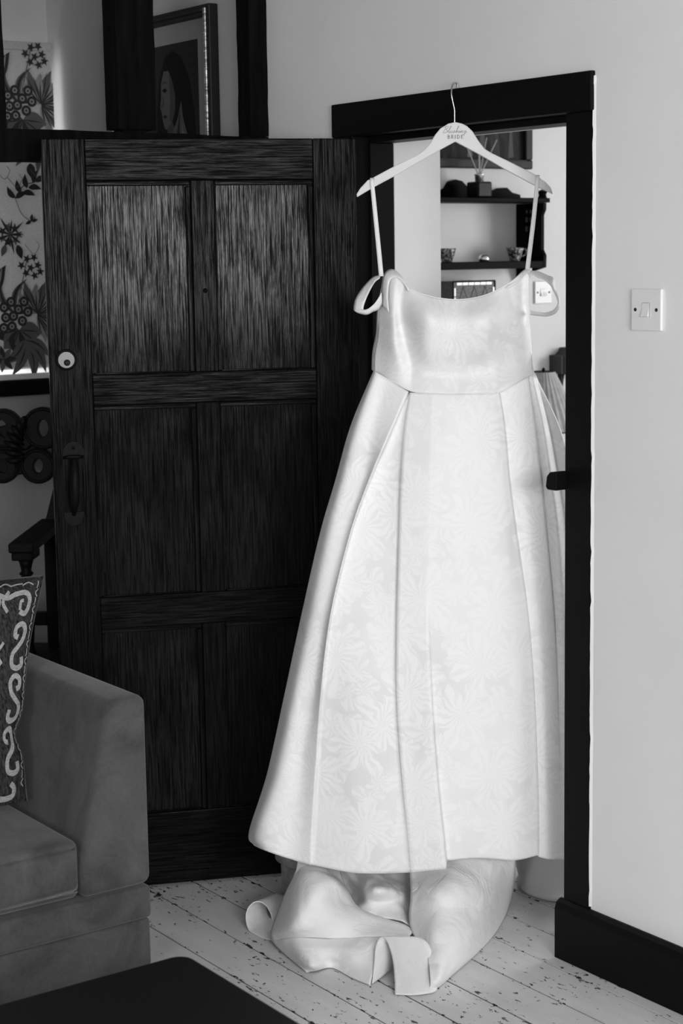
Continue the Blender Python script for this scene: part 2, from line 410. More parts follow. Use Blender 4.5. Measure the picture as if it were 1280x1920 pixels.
# ragged plaster lip along the right side of the door frame
lip = MB(); z = 0.145; prev = None; vs = []
while z < 1.975:
    dx = random.choice((0.0, 0.0, .0006, .001, .0015, .003)) * random.uniform(.4, 1.3)
    vs.append((-2.7928 + dx, z)); z += random.uniform(.008, .03)
n = len(vs)
V_ = [(x, 2.6508, z) for x, z in vs] + [(-2.7860 + (x + 2.7928) * .3, 2.6548, z) for x, z in vs] + [(x, 2.6565, z) for x, z in vs]
F_l = []
for i in range(n - 1):
    F_l += [(i, n + i, n + i + 1, i + 1), (2*n + i, i, i + 1, 2*n + i + 1)]
mesh_obj('plaster_edge', V_, F_l, 'plaster', wall_back)

# window wall at the far left with the blind window, passage wall, outer walls
wl = MB()
wy0, wy1, wz0, wz1 = 1.62, 2.615, 1.235, 2.19
wl.box((XW - .24, YF, -.018), (XW, wy0, ZC)).box((XW - .24, wy1, -.018), (XW, YW, ZC)).box((XW - .24, wy0, -.018), (XW, wy1, wz0)).box((XW - .24, wy0, wz1), (XW, wy1, ZC))
struct('wall_left', wl, 'plaster_bay_shaded', 'plaster wall with bay shade put into its colour, behind the carved chair and floral blind', 'wall')
struct('wall_passage', MB().box((-5.4, YB, -.018), (-5.2, YP, ZC)), 'plaster', 'pale wall of the passage seen through the doorway, carrying shelf and switch', 'wall')
wp = MB().box((-5.2, YP, -.018), (-3.95, YP + .2, ZC)).box((-2.75, YP, -.018), (XE, YP + .2, ZC)).box((-3.95, YP, -.018), (-2.75, YP + .2, 1.02)).box((-3.95, YP, 2.18), (-2.75, YP + .2, ZC))
struct('wall_passage_end', wp, 'plaster', 'end wall of the passage with its window opening, out of view', 'wall')
struct('wall_passage_right', MB().box((-1.6, YB, -.018), (-1.4, YP, ZC)), 'plaster', 'right wall of the passage, out of view', 'wall')
wr = MB().box((XE, YF, -.018), (XE + .2, -.38, ZC)).box((XE, 1.68, -.018), (XE + .2, YW, ZC)).box((XE, -.38, -.018), (XE + .2, 1.68, 1.33)).box((XE, -.38, 2.23), (XE + .2, 1.68, ZC))
struct('wall_right', wr, 'plaster', 'wall with the daylight window behind the camera, out of view', 'wall')
struct('wall_front', MB().box((XW - .2, YF - .2, -.018), (-.5, YF, ZC)).box((.8, YF - .2, -.018), (XE + .2, YF, ZC)).box((-.5, YF - .2, -.018), (.8, YF, 1.0)).box((-.5, YF - .2, 2.2), (.8, YF, ZC)), 'panelling', 'wall behind the camera, dark panelling added to cut fill light, out of view', 'wall')

def window(name, axis, fixed, a0, a1, z0, z1, label, bars=1):
    e = empty(name); tag(e, label, 'window', kind='structure')
    def bar(nm, p0, p1):
        mb = MB()
        lo = (fixed, p0[0], p0[1]) if axis == 'x' else (p0[0], fixed, p0[1])
        hi = (fixed + .04, p1[0], p1[1]) if axis == 'x' else (p1[0], fixed + .04, p1[1])
        mb.box(lo, hi, .004).build(nm, 'white_gloss', e)
    t = .045
    bar('window_frame', (a0, z0), (a0 + t, z1)); bar('window_frame', (a1 - t, z0), (a1, z1))
    bar('window_frame', (a0 + t, z0), (a1 - t, z0 + t)); bar('window_frame', (a0 + t, z1 - t), (a1 - t, z1))
    for i in range(bars):
        c = a0 + (a1 - a0) * (i + 1) / (bars + 1); bar('glazing_bar', (c - .014, z0 + t), (c + .014, z1 - t))
    return e
w1 = window('window_1', 'x', XW - .2, wy0, wy1, wz0, wz1, 'window hidden behind the floral blind', 1)
window('window_2', 'x', XE + .06, -.38, 1.68, 1.33, 2.23, 'room window behind the camera, out of view', 2)
window('added_window_4', 'y', YF - .1, -.5, .8, 1.0, 2.2, 'window added behind the camera to light the right side of the dress, out of view', 1)
window('window_3', 'y', YP + .06, -3.95, -2.75, 1.02, 2.18, 'passage window, out of view', 1)
o = MB().box((XW - .16, 1.45, 1.222), (-5.225, 2.645, 1.240), .004).build('window_sill', 'white_gloss', w1)
o['label'] = 'white sill board catching bright light under the blind'
MB().box((XW - .001, 1.45, 1.170), (-5.215, 2.645, 1.2215), .012).build('sill_nosing', 'black_paint', w1)

# skirting on the right of the doorway
bb = MB().prism([(0, 0), (-.022, 0), (-.022, .118), (-.016, .132), (-.006, .138), (0, .138)], (-2.886, YW, 0.0005), (0, 1, 0), (0, 0, 1), (1, 0, 0), XE + 2.886 - .001)
struct('baseboard_back', bb, 'black_paint', 'tall black skirting board right of the doorway', 'baseboard')

# door frame
df = empty('trim_1', (-3.25, 2.65, 0)); tag(df, 'black painted timber door frame around the open doorway', 'door frame', kind='structure')
def wob_box(lo, hi, step, amp, axis):
    # timber with slightly uneven edges
    bm = bmesh.new(); bmesh.ops.create_cube(bm, size=1)
    L = hi[axis] - lo[axis]; cuts = max(1, int(L / step))
    ed = [e for e in bm.edges if abs((e.verts[0].co - e.verts[1].co)[axis]) > .5]
    bmesh.ops.subdivide_edges(bm, edges=ed, cuts=cuts, use_grid_fill=True)
    for w in bm.verts:
        p = Vector([(lo[i] + hi[i]) / 2 + w.co[i] * (hi[i] - lo[i]) for i in range(3)])
        nv = noise.noise_vector(p * 9 + Vector((lo[0] * 31, 3, 5))) + noise.noise_vector(p * 31) * .5
        for i in range(3):
            if i != axis: p[i] += nv[i] * amp
        w.co = p
    mb = MB(); mb.from_bm(bm); return mb
at(MB().box((-3.735, 2.643, 1.895), (-2.79, 2.763, 1.977), .003).build('header', 'black_paint'), df)
at(MB().box((-3.735, 2.643, 0.001), (-3.645, 2.763, 1.8945), .003).build('jamb', 'black_paint'), df)
at(MB().box((-2.876, 2.6515, 0.001), (-2.7905, 2.763, 1.8945), .002).build('jamb', 'black_paint'), df)
at(MB().box((-3.6445, 2.690, 0.001), (-3.632, 2.762, 1.8785), .002).build('door_stop', 'black_paint'), df)
at(MB().box((-3.6445, 2.690, 1.879), (-2.8765, 2.762, 1.8945), .002).build('door_stop', 'black_paint'), df)
kp = MB().prism([(0, 0), (-.028, 0), (-.034, .006), (-.030, .030), (-.020, .040), (0, .042)], (-2.862, 2.6115, 1.083), (1, 0, 0), (0, 0, 1), (0, 1, 0), .035)
at(bevel_mod(kp.build('latch_keep', 'iron'), .003), df)

# half-timbered screen on the left
tp = empty('trim_2', (-4.075, 1.9, 0)); tag(tp, 'dark half-timbered screen of beam and posts left of the door', 'timber screen', kind='structure')
at(wob_box((-4.115, -1.99, 1.842), (-4.04, 2.654, 1.918), .035, .0025, 1).build('beam', 'timber'), tp)
at(wob_box((-4.112, 2.205, 1.926), (-4.043, 2.313, 2.449), .03, .002, 2).build('post', 'timber'), tp)
at(MB().box((-4.10, 2.225, 1.917), (-4.06, 2.29, 1.930)).build('post_foot', 'timber'), tp)
at(wob_box((-4.10, 2.598, 1.9185), (-4.04, 2.6545, 2.449), .03, .0025, 2).build('post', 'timber'), tp)
at(wob_box((-4.112, 1.77, 1.9185), (-4.043, 1.896, 2.449), .03, .002, 2).build('post', 'timber'), tp)
at(wob_box((-4.112, .95, .001), (-4.043, 1.07, 1.8415), .03, .002, 2).build('post', 'timber'), tp)

# ------------------------------------------------------------------ the oak door, standing open
dd = Vector((.391, .920, 0)).normalized()
door = empty('door_1', (-3.93, 1.93, 0)); door.rotation_euler.z = math.atan2(dd.y, dd.x)
tag(door, 'dark oak six-panel door standing open beside the dress', 'door', kind='structure')
# local x along the door from the free edge, local y away from the room, z up ; room face at y = 0
DW, DH, DT = .775, 1.888, .042
def dpart(name, x0, x1, z0, z1, y0, y1, mt, bev=.0025, label=None, parent=door):
    mb = MB().box((-(x1 - x0) / 2, y0, -(z1 - z0) / 2), ((x1 - x0) / 2, y1, (z1 - z0) / 2), bev)
    o = mb.build(name, mt, parent); o.location = ((x0 + x1) / 2, 0, (z0 + z1) / 2)
    if label: o['label'] = label
    return o
xs = (.103, .358, .416, .664); ZB = .008
dpart('stile', 0, xs[0], ZB, DH, 0, DT, 'oak_v'); dpart('stile', xs[3], DW, ZB, DH, 0, DT, 'oak_v')
for z0, z1 in ((ZB, .198), (.685, .764), (1.245, 1.320), (1.789, DH)):
    dpart('rail', xs[0] + .0004, xs[3] - .0004, z0, z1, .0006, DT - .001, 'oak_h')
cells = ((.198, .685), (.764, 1.245), (1.320, 1.789))
for z0, z1 in cells:
    dpart('muntin', xs[1], xs[2], z0 + .0004, z1 - .0004, .0006, DT - .001, 'oak_v')
    for x0, x1 in ((xs[0], xs[1]), (xs[2], xs[3])):
        p = dpart('panel', x0 + .0005, x1 - .0005, z0 + .0005, z1 - .0005, .014, .030, 'oak_panel', .0015)
        # moulding round three sides, stopped above the sloping bottom edge
        t = .014
        for nm, a in (('moulding', (x0, x1, z1 - t, z1)), ('moulding', (x1 - t, x1, z0, z1 - t)), ('moulding', (x0, x0 + .005, z0, z1 - t)), ('moulding', (x0 + .005, x1 - t, z0, z0 + .005))):
            dpart(nm, a[0] + .0006, a[1] - .0006, a[2] + .0006, a[3] - .0006, .005, .0139, 'oak_h' if a[1] - a[0] > .06 else 'oak_v', .003)
pg = MB().lathe([(0, -.002), (.005, -.002), (.006, 0), (.006, .002)], 14, (.387, 0, 1.52), (Vector((1, 0, 0)), Vector((0, 0, 1)), Vector((0, 1, 0)))).build('peg', 'oak_v', door, True)
AXD = (Vector((1, 0, 0)), Vector((0, 0, 1)), Vector((0, -1, 0)))
lk = MB().lathe([(.0205, .0), (.0205, .006), (.0195, .0072), (.0, .0074)], 32, (.041, .0, 1.359), AXD).build('lock_cylinder', 'brass', door)
lk['label'] = 'round metal lock cylinder'
MB().lathe([(.0078, .0075), (.0078, .0098), (0, .0102)], 20, (.0425, 0, 1.3525), AXD).build('lock_plug', 'screw', lk, True)
MB().box((.0416, -.0112, 1.3465), (.0434, -.0095, 1.3585)).build('keyway', 'iron', lk)
MB().lathe([(.0262, 0), (.0262, .0015), (.0235, .003), (.0, .0032)], 32, (.041, 0, 1.359), AXD).build('lock_rose', 'iron', door, True)
# thumb latch
hx = .050
def fan(cz, up, w, h):
    pts = []
    for i in range(13):
        a = PI * i / 12; pts.append((w * math.cos(a), up * h * math.sin(a)))
    return pts
h1 = MB().prism(fan(0, 1, .027, .034), (hx, 0.0, 1.125), (1, 0, 0), (0, 0, 1), (0, -1, 0), .004).build('latch_plate', 'iron', door)
MB().lathe([(.004, .004), (.004, .006), (0, .007)], 10, (hx, 0, 1.143), AXD).build('rivet', 'iron', h1, True)
MB().tube([(hx - .026, -.006, 1.119), (hx - .012, -.012, 1.122), (hx + .012, -.012, 1.122), (hx + .022, -.007, 1.120)], [.003, .005, .005, .003], 8).build('thumb_piece', 'iron', h1, True)
h2 = MB().prism(fan(0, -1, .025, .034), (hx - .004, 0.0, .984), (1, 0, 0), (0, 0, 1), (0, -1, 0), .004).build('latch_plate', 'iron', door)
gp = spline([(hx, -.003, 1.121), (hx, -.020, 1.110), (hx - .001, -.034, 1.080), (hx - .002, -.036, 1.045), (hx - .003, -.030, 1.010), (hx - .004, -.014, .990), (hx - .004, -.003, .978)], 5)
rad = [.005 + .0065 * math.sin(PI * min(1, max(0, (i / (len(gp) - 1))))) ** 1.5 for i in range(len(gp))]
MB().tube(gp, rad, 12).build('handle_grip', 'iron', door, True)

# ------------------------------------------------------------------ floral roman blind
XB = -5.262
bl = empty('roman_blind', (XB, 2.0, 1.25)); tag(bl, 'linen window blind printed with dark flowers behind the timber screen', 'blind')
bz0, bz1, by0, by1 = 1.262, 2.262, 1.50, 2.628
rows = []
for i in range(41):
    z = bz0 + (bz1 - bz0) * i / 40
    row = []
    for j in range(25):
        y = by0 + (by1 - by0) * j / 24
        d = .004 * math.sin(y * 17) + .003 * math.sin(z * 9 + 1)
        for zc in (1.655, 1.99):                      # folds of the blind
            d += .011 * math.exp(-((z - zc) / .012) ** 2)
        row.append((XB + d, y, z))
    rows.append(row)
V_ = [p for r in rows for p in r]
o = mesh_obj('blind_cloth', V_, grid_faces(41, 25), 'blind', None, True); at(o, bl)
at(MB().box((XB - .012, by0, bz1 - .004), (XB + .008, by1, bz1 + .022), .003).build('headrail', 'blind'), bl)
at(MB().tube([(XB, by0, bz0 - .003), (XB, by1, bz0 - .003)], .006, 8).build('bottom_bar', 'white_gloss'), bl)
PRINT = {'print_dark': MB(), 'print_mid': MB(), 'print_pale': MB()}
LV = [0]
def pp(y, z, mt): return (XB + .0165 + LV[0], min(max(y, by0 + .002), by1 - .0015), z)
def poly(pts, mt):
    LV[0] += .000004
    PRINT[mt].add([pp(y, z, mt) for y, z in pts], [tuple(range(len(pts)))])
def leaf(y, z, ln, wd, ang, mt, curl=0.0):
    ca, sa = math.cos(ang), math.sin(ang); L_, R2 = [], []
    for i in range(9):
        t = i / 8; w = wd * math.sin(PI * t ** .8) * .5; c = curl * ln * math.sin(PI * t)
        for lst, s in ((L_, 1), (R2, -1)):
            a, b = t * ln, c + s * w; lst.append((y + a * ca - b * sa, z + a * sa + b * ca))
    poly(L_ + R2[::-1][1:-1] if False else L_ + R2[-2:0:-1], mt)
def stem(pts, w, mt):
    pts = [Vector((p[0], p[1], 0)) for p in pts]; sp = spline(pts, 6); LV[0] += .000004; l, r = [], []
    for i, p in enumerate(sp):
        t = (sp[min(i + 1, len(sp) - 1)] - sp[max(i - 1, 0)]).normalized(); n_ = Vector((-t.y, t.x, 0)) * w / 2
        l.append(p + n_); r.append(p - n_)
    k = len(sp)
    PRINT[mt].add([pp(p.x, p.y, mt) for p in l + r], [(i, i + 1, k + i + 1, k + i) for i in range(k - 1)])
def disc(y, z, r, mt, n=14, sq=1.0): poly([(y + r * math.cos(2 * PI * i / n), z + sq * r * math.sin(2 * PI * i / n)) for i in range(n)], mt)
def star(y, z, r, mt, k=5, ph=.3):
    poly([(y + (r if i % 2 else r * .42) * math.cos(PI * i / k + ph), z + (r if i % 2 else r * .42) * math.sin(PI * i / k + ph)) for i in range(2 * k)], mt)
def bouquet(y, z, s):
    R = random.Random(3)
    # stems and long leaves rising out of the bunch
    for a, l, c in ((1.9, .17, .2), (1.2, .15, .2), (.9, .15, -.25)):
        leaf(y, z, l * s, .026 * s, a, 'print_mid', c); leaf(y, z, l * s, .012 * s, a, 'print_dark', c)
    stem([(y, z), (y + .03 * s, z + .12 * s), (y + .06 * s, z + .23 * s)], .004 * s, 'print_mid')
    for dy, dz in ((.03, .19), (.055, .215), (.085, .22), (.07, .18), (.10, .19), (.05, .16), (.085, .15), (.11, .165)):
        star(y + dy * s, z + dz * s, .019 * s, 'print_dark', 5, R.random())
    # tulip head
    for a in (1.1, 1.5, 1.9): leaf(y - .075 * s, z + .09 * s, .11 * s, .045 * s, a + .1, 'print_dark', .1)
    for a in (1.3, 1.75): leaf(y - .075 * s, z + .10 * s, .09 * s, .012 * s, a, 'print_pale')
    stem([(y - .07 * s, z + .1 * s), (y - .05 * s, z + .02 * s), (y - .02 * s, z - .03 * s)], .005 * s, 'print_mid')
    # big open flower with veined petals
    for i in range(11):
        a = -1.3 + i * .36; leaf(y + .09 * s, z + .0 * s, (.12 + .02 * (i % 2)) * s, .042 * s, a, 'print_mid' if i % 2 else 'print_pale', .06)
    for i in range(16):
        a = -1.4 + i * .25; leaf(y + .09 * s, z, (.09 + .02 * (i % 3)) * s, .006 * s, a, 'print_dark')
    # dark petal flower
    for i in range(6):
        a = 3.4 + i * .55; leaf(y + .01 * s, z - .06 * s, .10 * s, .075 * s, a, 'print_mid' if i % 2 else 'print_dark', 0)
    for i in range(7): leaf(y + .01 * s, z - .06 * s, .085 * s, .006 * s, 3.3 + i * .48, 'print_dark')
    # berries with pale rings
    for dy, dz in ((-.05, .03), (-.02, .05), (.01, .02), (-.045, -.01), (-.012, -.005), (.035, .05), (-.02, -.045), (.025, -.025), (-.055, -.05), (.05, .01)):
        disc(y + dy * s, z + dz * s, .0205 * s, 'print_dark'); disc(y + dy * s, z + dz * s, .0105 * s, 'print_pale'); disc(y + dy * s, z + dz * s, .0045 * s, 'print_dark')
    # hanging leaves below
    for a, l in ((4.3, .15), (4.9, .17), (5.3, .16), (5.7, .13), (3.9, .13)):
        leaf(y + .03 * s, z - .10 * s, l * s, .045 * s, a, 'print_mid', .12); leaf(y + .03 * s, z - .10 * s, l * .85 * s, .007 * s, a + .05, 'print_dark', .12)
    for i in range(7):
        leaf(y - .06 * s, z - .17 * s, .055 * s, .022 * s, i * .9, 'print_mid' if i % 2 else 'print_dark')
def sprig(y, z, s, mirror=1):
    stem([(y, z), (y + mirror * .03 * s, z + .04 * s), (y + mirror * .075 * s, z + .055 * s)], .003, 'print_dark')
    for t, a in ((0, .4), (0, 2.2), (.3, 1.9), (.35, -.2), (.6, 1.7), (.65, -.1), (.9, 1.2), (1, .3)):
        leaf(y + mirror * .075 * s * t, z + .055 * s * t, .048 * s, .020 * s, a if mirror > 0 else PI - a, 'print_dark', .1)
    stem([(y, z), (y + .02 * s, z - .05 * s), (y + .055 * s, z - .075 * s), (y + .07 * s, z - .06 * s)], .0025, 'print_mid')
    for a in (.2, 1.4, 3.6): leaf(y + .055 * s, z - .075 * s, .025 * s, .012 * s, a, 'print_dark')
def cluster(y, z, s):
    for i in range(7):
        a = i * .9; star(y + .035 * s * math.cos(a), z + .030 * s * math.sin(a), .022 * s, 'print_dark' if i % 2 else 'print_mid', 5, a)
    for i in range(9): leaf(y, z, (.06 + .02 * (i % 2)) * s, .010 * s, i * .7, 'print_dark')
    leaf(y + .03 * s, z - .04 * s, .06 * s, .03 * s, 5.0, 'print_dark'); leaf(y - .02 * s, z - .04 * s, .05 * s, .025 * s, 4.3, 'print_mid')
def yz(p): return p[1], p[2]
for q, s in (((-5.2550,2.4665,1.4290), .82), ((-5.2550,2.5093,2.0906), .82), ((-5.2550,2.1284,1.7489), .82)): bouquet(*yz(q), s)
for q, s, mi in (((-5.2550,2.4794,1.7961), .95, 1), ((-5.2550,2.2017,1.4869), 1.0, 1), ((-5.2550,2.2141,2.0721), 1.0, 1)): sprig(*yz(q), s, mi)
for q, s in (((-5.2550,2.4558,1.6824), .8), ((-5.2550,2.0393,1.3610), 1.0)): cluster(*yz(q), s)
q = yz((-5.2550,2.5353,1.8870)); leaf(q[0], q[1] + .02, .05, .03, 4.8, 'print_dark')
for a in ((-5.2550,2.4440,1.8657), (-5.2550,2.4851,1.8412), (-5.2550,2.5643,1.8673), (-5.2550,2.5352,1.6312)):
    y, z = yz(a); stem([(y - .03, z + .02), (y, z - .01), (y + .02, z + .015), (y + .01, z + .03)], .0018, 'print_mid')
for mt, mb in PRINT.items():
    o = mb.build('floral_print', mt); at(o, bl); o['kind'] = 'stuff'

# ------------------------------------------------------------------ framed portrait beyond the screen
fp = empty('framed_portrait', (-4.47, YW, 1.78)); tag(fp, 'gilt framed portrait print of a dark-haired woman behind the timber screen', 'picture')
fx0, fx1, fz0, fz1 = -4.86, -4.281, 1.56, 2.292
def pbar(x0, x1, z0, z1, y0, y1, nm, mt, b=.004): return at(MB().box((x0, y0, z0), (x1, y1, z1), b).build(nm, mt), fp)
for x0, x1, z0, z1 in ((fx1 - .030, fx1, fz0, fz1), (fx0, fx0 + .030, fz0, fz1), (fx0 + .03, fx1 - .03, fz1 - .03, fz1), (fx0 + .03, fx1 - .03, fz0, fz0 + .03)):
    pbar(x0, x1, z0, z1, 2.624, 2.654, 'frame_bar', 'frame_dark', .003)
    cx, cz = (x0 + x1) / 2, (z0 + z1) / 2
    if x1 - x0 < .05: pbar(x0 + .008, x1 - .010, z0 + .01, z1 - .01, 2.616, 2.6238, 'gilt_slip', 'gilt', .003)
    else: pbar(x0, x1, z0 + .010, z1 - .010, 2.616, 2.6238, 'gilt_slip', 'frame_dark', .003)
pbar(fx0 + .03, fx1 - .03, fz0 + .03, fz1 - .03, 2.648, 2.654, 'mount', 'mat_board', 0)
PX0, PX1, PZ0, PZ1 = -4.745, -4.384, 1.70, 2.208
pbar(PX0, PX1, PZ0, PZ1, 2.6465, 2.6479, 'portrait_print', 'tone1', 0)
lev = [0]
def pic(pts, mt, nm):
    lev[0] += .0002
    return at(MB().prism(pts, (0, 2.6464 - lev[0], 0), (1, 0, 0), (0, 0, 1), (0, 1, 0), .00015).build(nm, mt), fp)
pic([(-4.62, 1.705), (-4.62, 2.02), (-4.60, 2.12), (-4.565, 2.175), (-4.52, 2.19), (-4.47, 2.165), (-4.43, 2.10), (-4.41, 2.02), (-4.40, 1.93), (-4.392, 1.705)], 'tone0', 'hair_shape')
pic([(-4.592, 2.10), (-4.575, 2.135), (-4.548, 2.135), (-4.525, 2.10), (-4.512, 2.06), (-4.516, 2.02), (-4.535, 1.985), (-4.555, 1.968), (-4.575, 1.972), (-4.586, 1.995), (-4.592, 2.02), (-4.600, 2.035), (-4.593, 2.06)], 'tone3', 'face_shape')
pic([(-4.545, 2.125), (-4.525, 2.10), (-4.512, 2.06), (-4.516, 2.02), (-4.535, 1.985), (-4.548, 2.0), (-4.540, 2.05)], 'tone2', 'cheek_shade')
pic([(-4.586, 2.082), (-4.572, 2.088), (-4.556, 2.082), (-4.570, 2.074)], 'tone0', 'eye_shape'); pic([(-4.588, 2.099), (-4.57, 2.106), (-4.552, 2.100), (-4.57, 2.102)], 'tone1', 'brow_shape')
pic([(-4.586, 2.008), (-4.570, 2.013), (-4.558, 2.007), (-4.572, 2.0)], 'tone1', 'mouth_shape'); pic([(-4.588, 2.07), (-4.582, 2.05), (-4.598, 2.034), (-4.580, 2.032), (-4.574, 2.05)], 'tone2', 'nose_shade')
pic([(-4.56, 1.972), (-4.53, 1.99), (-4.505, 1.955), (-4.50, 1.90), (-4.53, 1.88), (-4.55, 1.92)], 'tone2', 'neck_shape')
pic([(-4.55, 1.705), (-4.545, 1.93), (-4.525, 1.965), (-4.498, 2.0), (-4.478, 2.045), (-4.470, 2.0), (-4.455, 1.965), (-4.44, 1.94), (-4.425, 1.85), (-4.418, 1.705)], 'tone3', 'veil_shape')
pic([(-4.52, 1.705), (-4.515, 1.93), (-4.485, 2.02), (-4.49, 1.95), (-4.50, 1.705)], 'tone1', 'veil_fold')
pic([(-4.475, 1.705), (-4.478, 1.93), (-4.474, 1.985), (-4.462, 1.93), (-4.46, 1.705)], 'tone4', 'veil_fold')

# ------------------------------------------------------------------ carved armchair
cf, cr = Vector((.77, -.63, 0)).normalized(), Vector((.63, .77, 0)).normalized(); cu = Vector((0, 0, 1))
cc = Vector((-4.822, 2.363, 0)) - cr * .235 - cu * 0
ch = empty('carved_armchair', cc); tag(ch, 'black carved oak armchair with pierced scroll back under the blind', 'armchair')
def cp(a, b, z): return cc + cr * a + cf * b + cu * z
def cadd(mb, nm, smooth=False, bev=0): 
    o = mb.build(nm, 'chair_wood', None, smooth)
    if bev: bevel_mod(o, bev)
    return at(o, ch)
def obox(mb, a0, a1, b0, b1, z0, z1): return mb.prism([(a0, z0), (a1, z0), (a1, z1), (a0, z1)], cc + cf * b0, cr, cu, cf, b1 - b0)
cz1, cz0 = 1.100, .985
crest = MB()
prof = [(-.27, .955), (-.245, .94), (-.21, .935), (-.16, .945), (-.145, .955), (-.09, .935), (-.04, .945), (0, .958), (.04, .945), (.09, .935), (.145, .955), (.16, .945), (.21, .935), (.245, .94), (.27, .955)]
o = cadd(MB().prism([(-.20, 1.07), (-.20, 1.02), (-.16, .965), (-.05, .945), (.05, .945), (.16, .965), (.20, 1.02), (.20, 1.07), (.155, 1.125), (.05, 1.10), (-.05, 1.10), (-.155, 1.125)], cc - cf * .016, cr, cu, cf, .014), 'crest_plate', bev=.004)
for s in (-1, 1):
    for ca, czz, ro, hx_, hz_, rt in ((.215, 1.102, .064, .016, .026, -.1), (.092, 1.102, .060, .014, .026, .2), (.195, .988, .054, .015, .022, -.2), (.085, .988, .052, .016, .020, .2)):
        rg = cadd(MB().ring(ellipse(s * ca, czz, ro, ro, 28), ellipse(s * ca, czz, hx_, hz_, 28, rt * s), cc - cf * .014, cr, cu, cf, .026), 'crest_scroll', bev=.0025)
        sp = []
        for i in range(25):
            a = i * PI / 12; r = ro - .007
            sp.append(cp(s * (ca + r * math.cos(a)), .012, czz + r * math.sin(a)))
        q = MB().tube(sp, .0045, 7).build('scroll_bead', 'chair_wood', None, True)
        q.parent = rg; q.matrix_parent_inverse = Matrix.Identity(4)
    for i in range(7):
        a0 = .155 * s; ang = -.4 + i * .35
        p0 = cp(a0, .016, 1.01 + i * .014); p1 = cp(a0 - s * .035 * math.cos(ang), .026, 1.02 + i * .012 + .035 * math.sin(ang)); p2 = cp(a0 - s * .062 * math.cos(ang), .014, 1.03 + i * .01 + .05 * math.sin(ang))
        cadd(MB().tube(spline([p0, p1, p2], 4), [.004, .006, .009, .010, .010, .009, .007, .005, .002], 7), 'carved_leaf', True)
    cadd(MB().prism(ellipse(s * .155, 1.08, .030, .045, 16), cc - cf * .01, cr, cu, cf, .022), 'crest_finial', bev=.005)
    # rear stile leaning out to the crest
    cadd(MB().prism([(s * .205, .80), (s * .245, .80), (s * .290, .95), (s * .290, 1.09), (s * .255, 1.09), (s * .248, .95)], cc - cf * .02, cr, cu, cf, .034), 'stile', bev=.003)
    cadd(MB().prism([(s * .205, .0), (s * .245, .0), (s * .245, .80), (s * .205, .80)], cc - cf * .02, cr, cu, cf, .036), 'leg', bev=.003)
    # arm board with its moulded front block
    cadd(MB().prism([(.0, .0), (.37, -.012), (.405, -.012), (.405, .016), (.37, .018), (.0, .028)], cc + cr * (s * .232 - .036) + cu * .800, cf, cu, cr, .072), 'arm', bev=.006)
    cadd(obox(MB(), s * .232 - .030, s * .232 + .030, .300, .395, .765, .788), 'arm_block', bev=.004)
    tw = [(.0, .40), (.021, .40), (.021, .47), (.016, .48), (.024, .49), (.016, .50), (.014, .52), (.019, .58), (.023, .64), (.019, .69), (.014, .715), (.021, .722), (.014, .73), (.017, .745), (.023, .765), (.0, .765)]
    cadd(MB().lathe(tw, 18, cp(s * .232, .350, 0)), 'arm_post', True)
    cadd(MB().lathe([(.0, .0), (.018, .0), (.022, .03), (.016, .05), (.021, .12), (.024, .22), (.017, .33), (.024, .34), (.024, .40), (0, .40)], 18, cp(s * .232, .350, 0)), 'leg', True)
cadd(obox(MB(), -.262, .262, -.005, .395, .405, .445), 'seat', bev=.008)
cadd(obox(MB(), -.215, .215, .36, .40, .345, .405), 'seat_rail', bev=.003)
cadd(obox(MB(), -.205, .205, -.018, .012, .50, .54), 'lower_back_rail', bev=.003)
cadd(obox(MB(), -.21, .21, .37, .40, .10, .14), 'stretcher', bev=.003)

# ------------------------------------------------------------------ velvet sofa
XFr = -3.362
sf = empty('velvet_sofa', (-3.68, .9, 0)); tag(sf, 'grey velvet sofa with a square sloping arm in the left foreground', 'sofa')
def spart(mb, nm, bev=.02, seg=4, mt='velvet'):
    o = mb.build(nm, mt, None, True)
    b = bevel_mod(o, bev, seg); b.modifiers['bevel'].harden_normals = False
    return at(o, sf)
def cushion_box(lo, hi, bev, puff, name, parent=sf, mt='velvet'):
    bm = bmesh.new(); bmesh.ops.create_cube(bm, size=1)
    bmesh.ops.subdivide_edges(bm, edges=list(bm.edges), cuts=7, use_grid_fill=True)
    for w in bm.verts:
        c = w.co * 2
        k = [(1 - c[(i + 1) % 3] ** 4) * (1 - c[(i + 2) % 3] ** 4) for i in range(3)]
        p = [(lo[i] + hi[i]) / 2 + (hi[i] - lo[i]) / 2 * c[i] for i in range(3)]
        for i in range(3):
            if abs(c[i]) > .99: p[i] += math.copysign(puff[i] * k[i], c[i])
        w.co = Vector(p)
    bev_e = [e for e in bm.edges if e.is_manifold and e.calc_face_angle(0) > .9]
    bmesh.ops.bevel(bm, geom=bev_e, offset=bev, segments=4, profile=.5, affect='EDGES')
    mb = MB(); mb.from_bm(bm); return at(mb.build(name, mt, None, True), parent)
YA = 1.858                      # outer side of the far arm
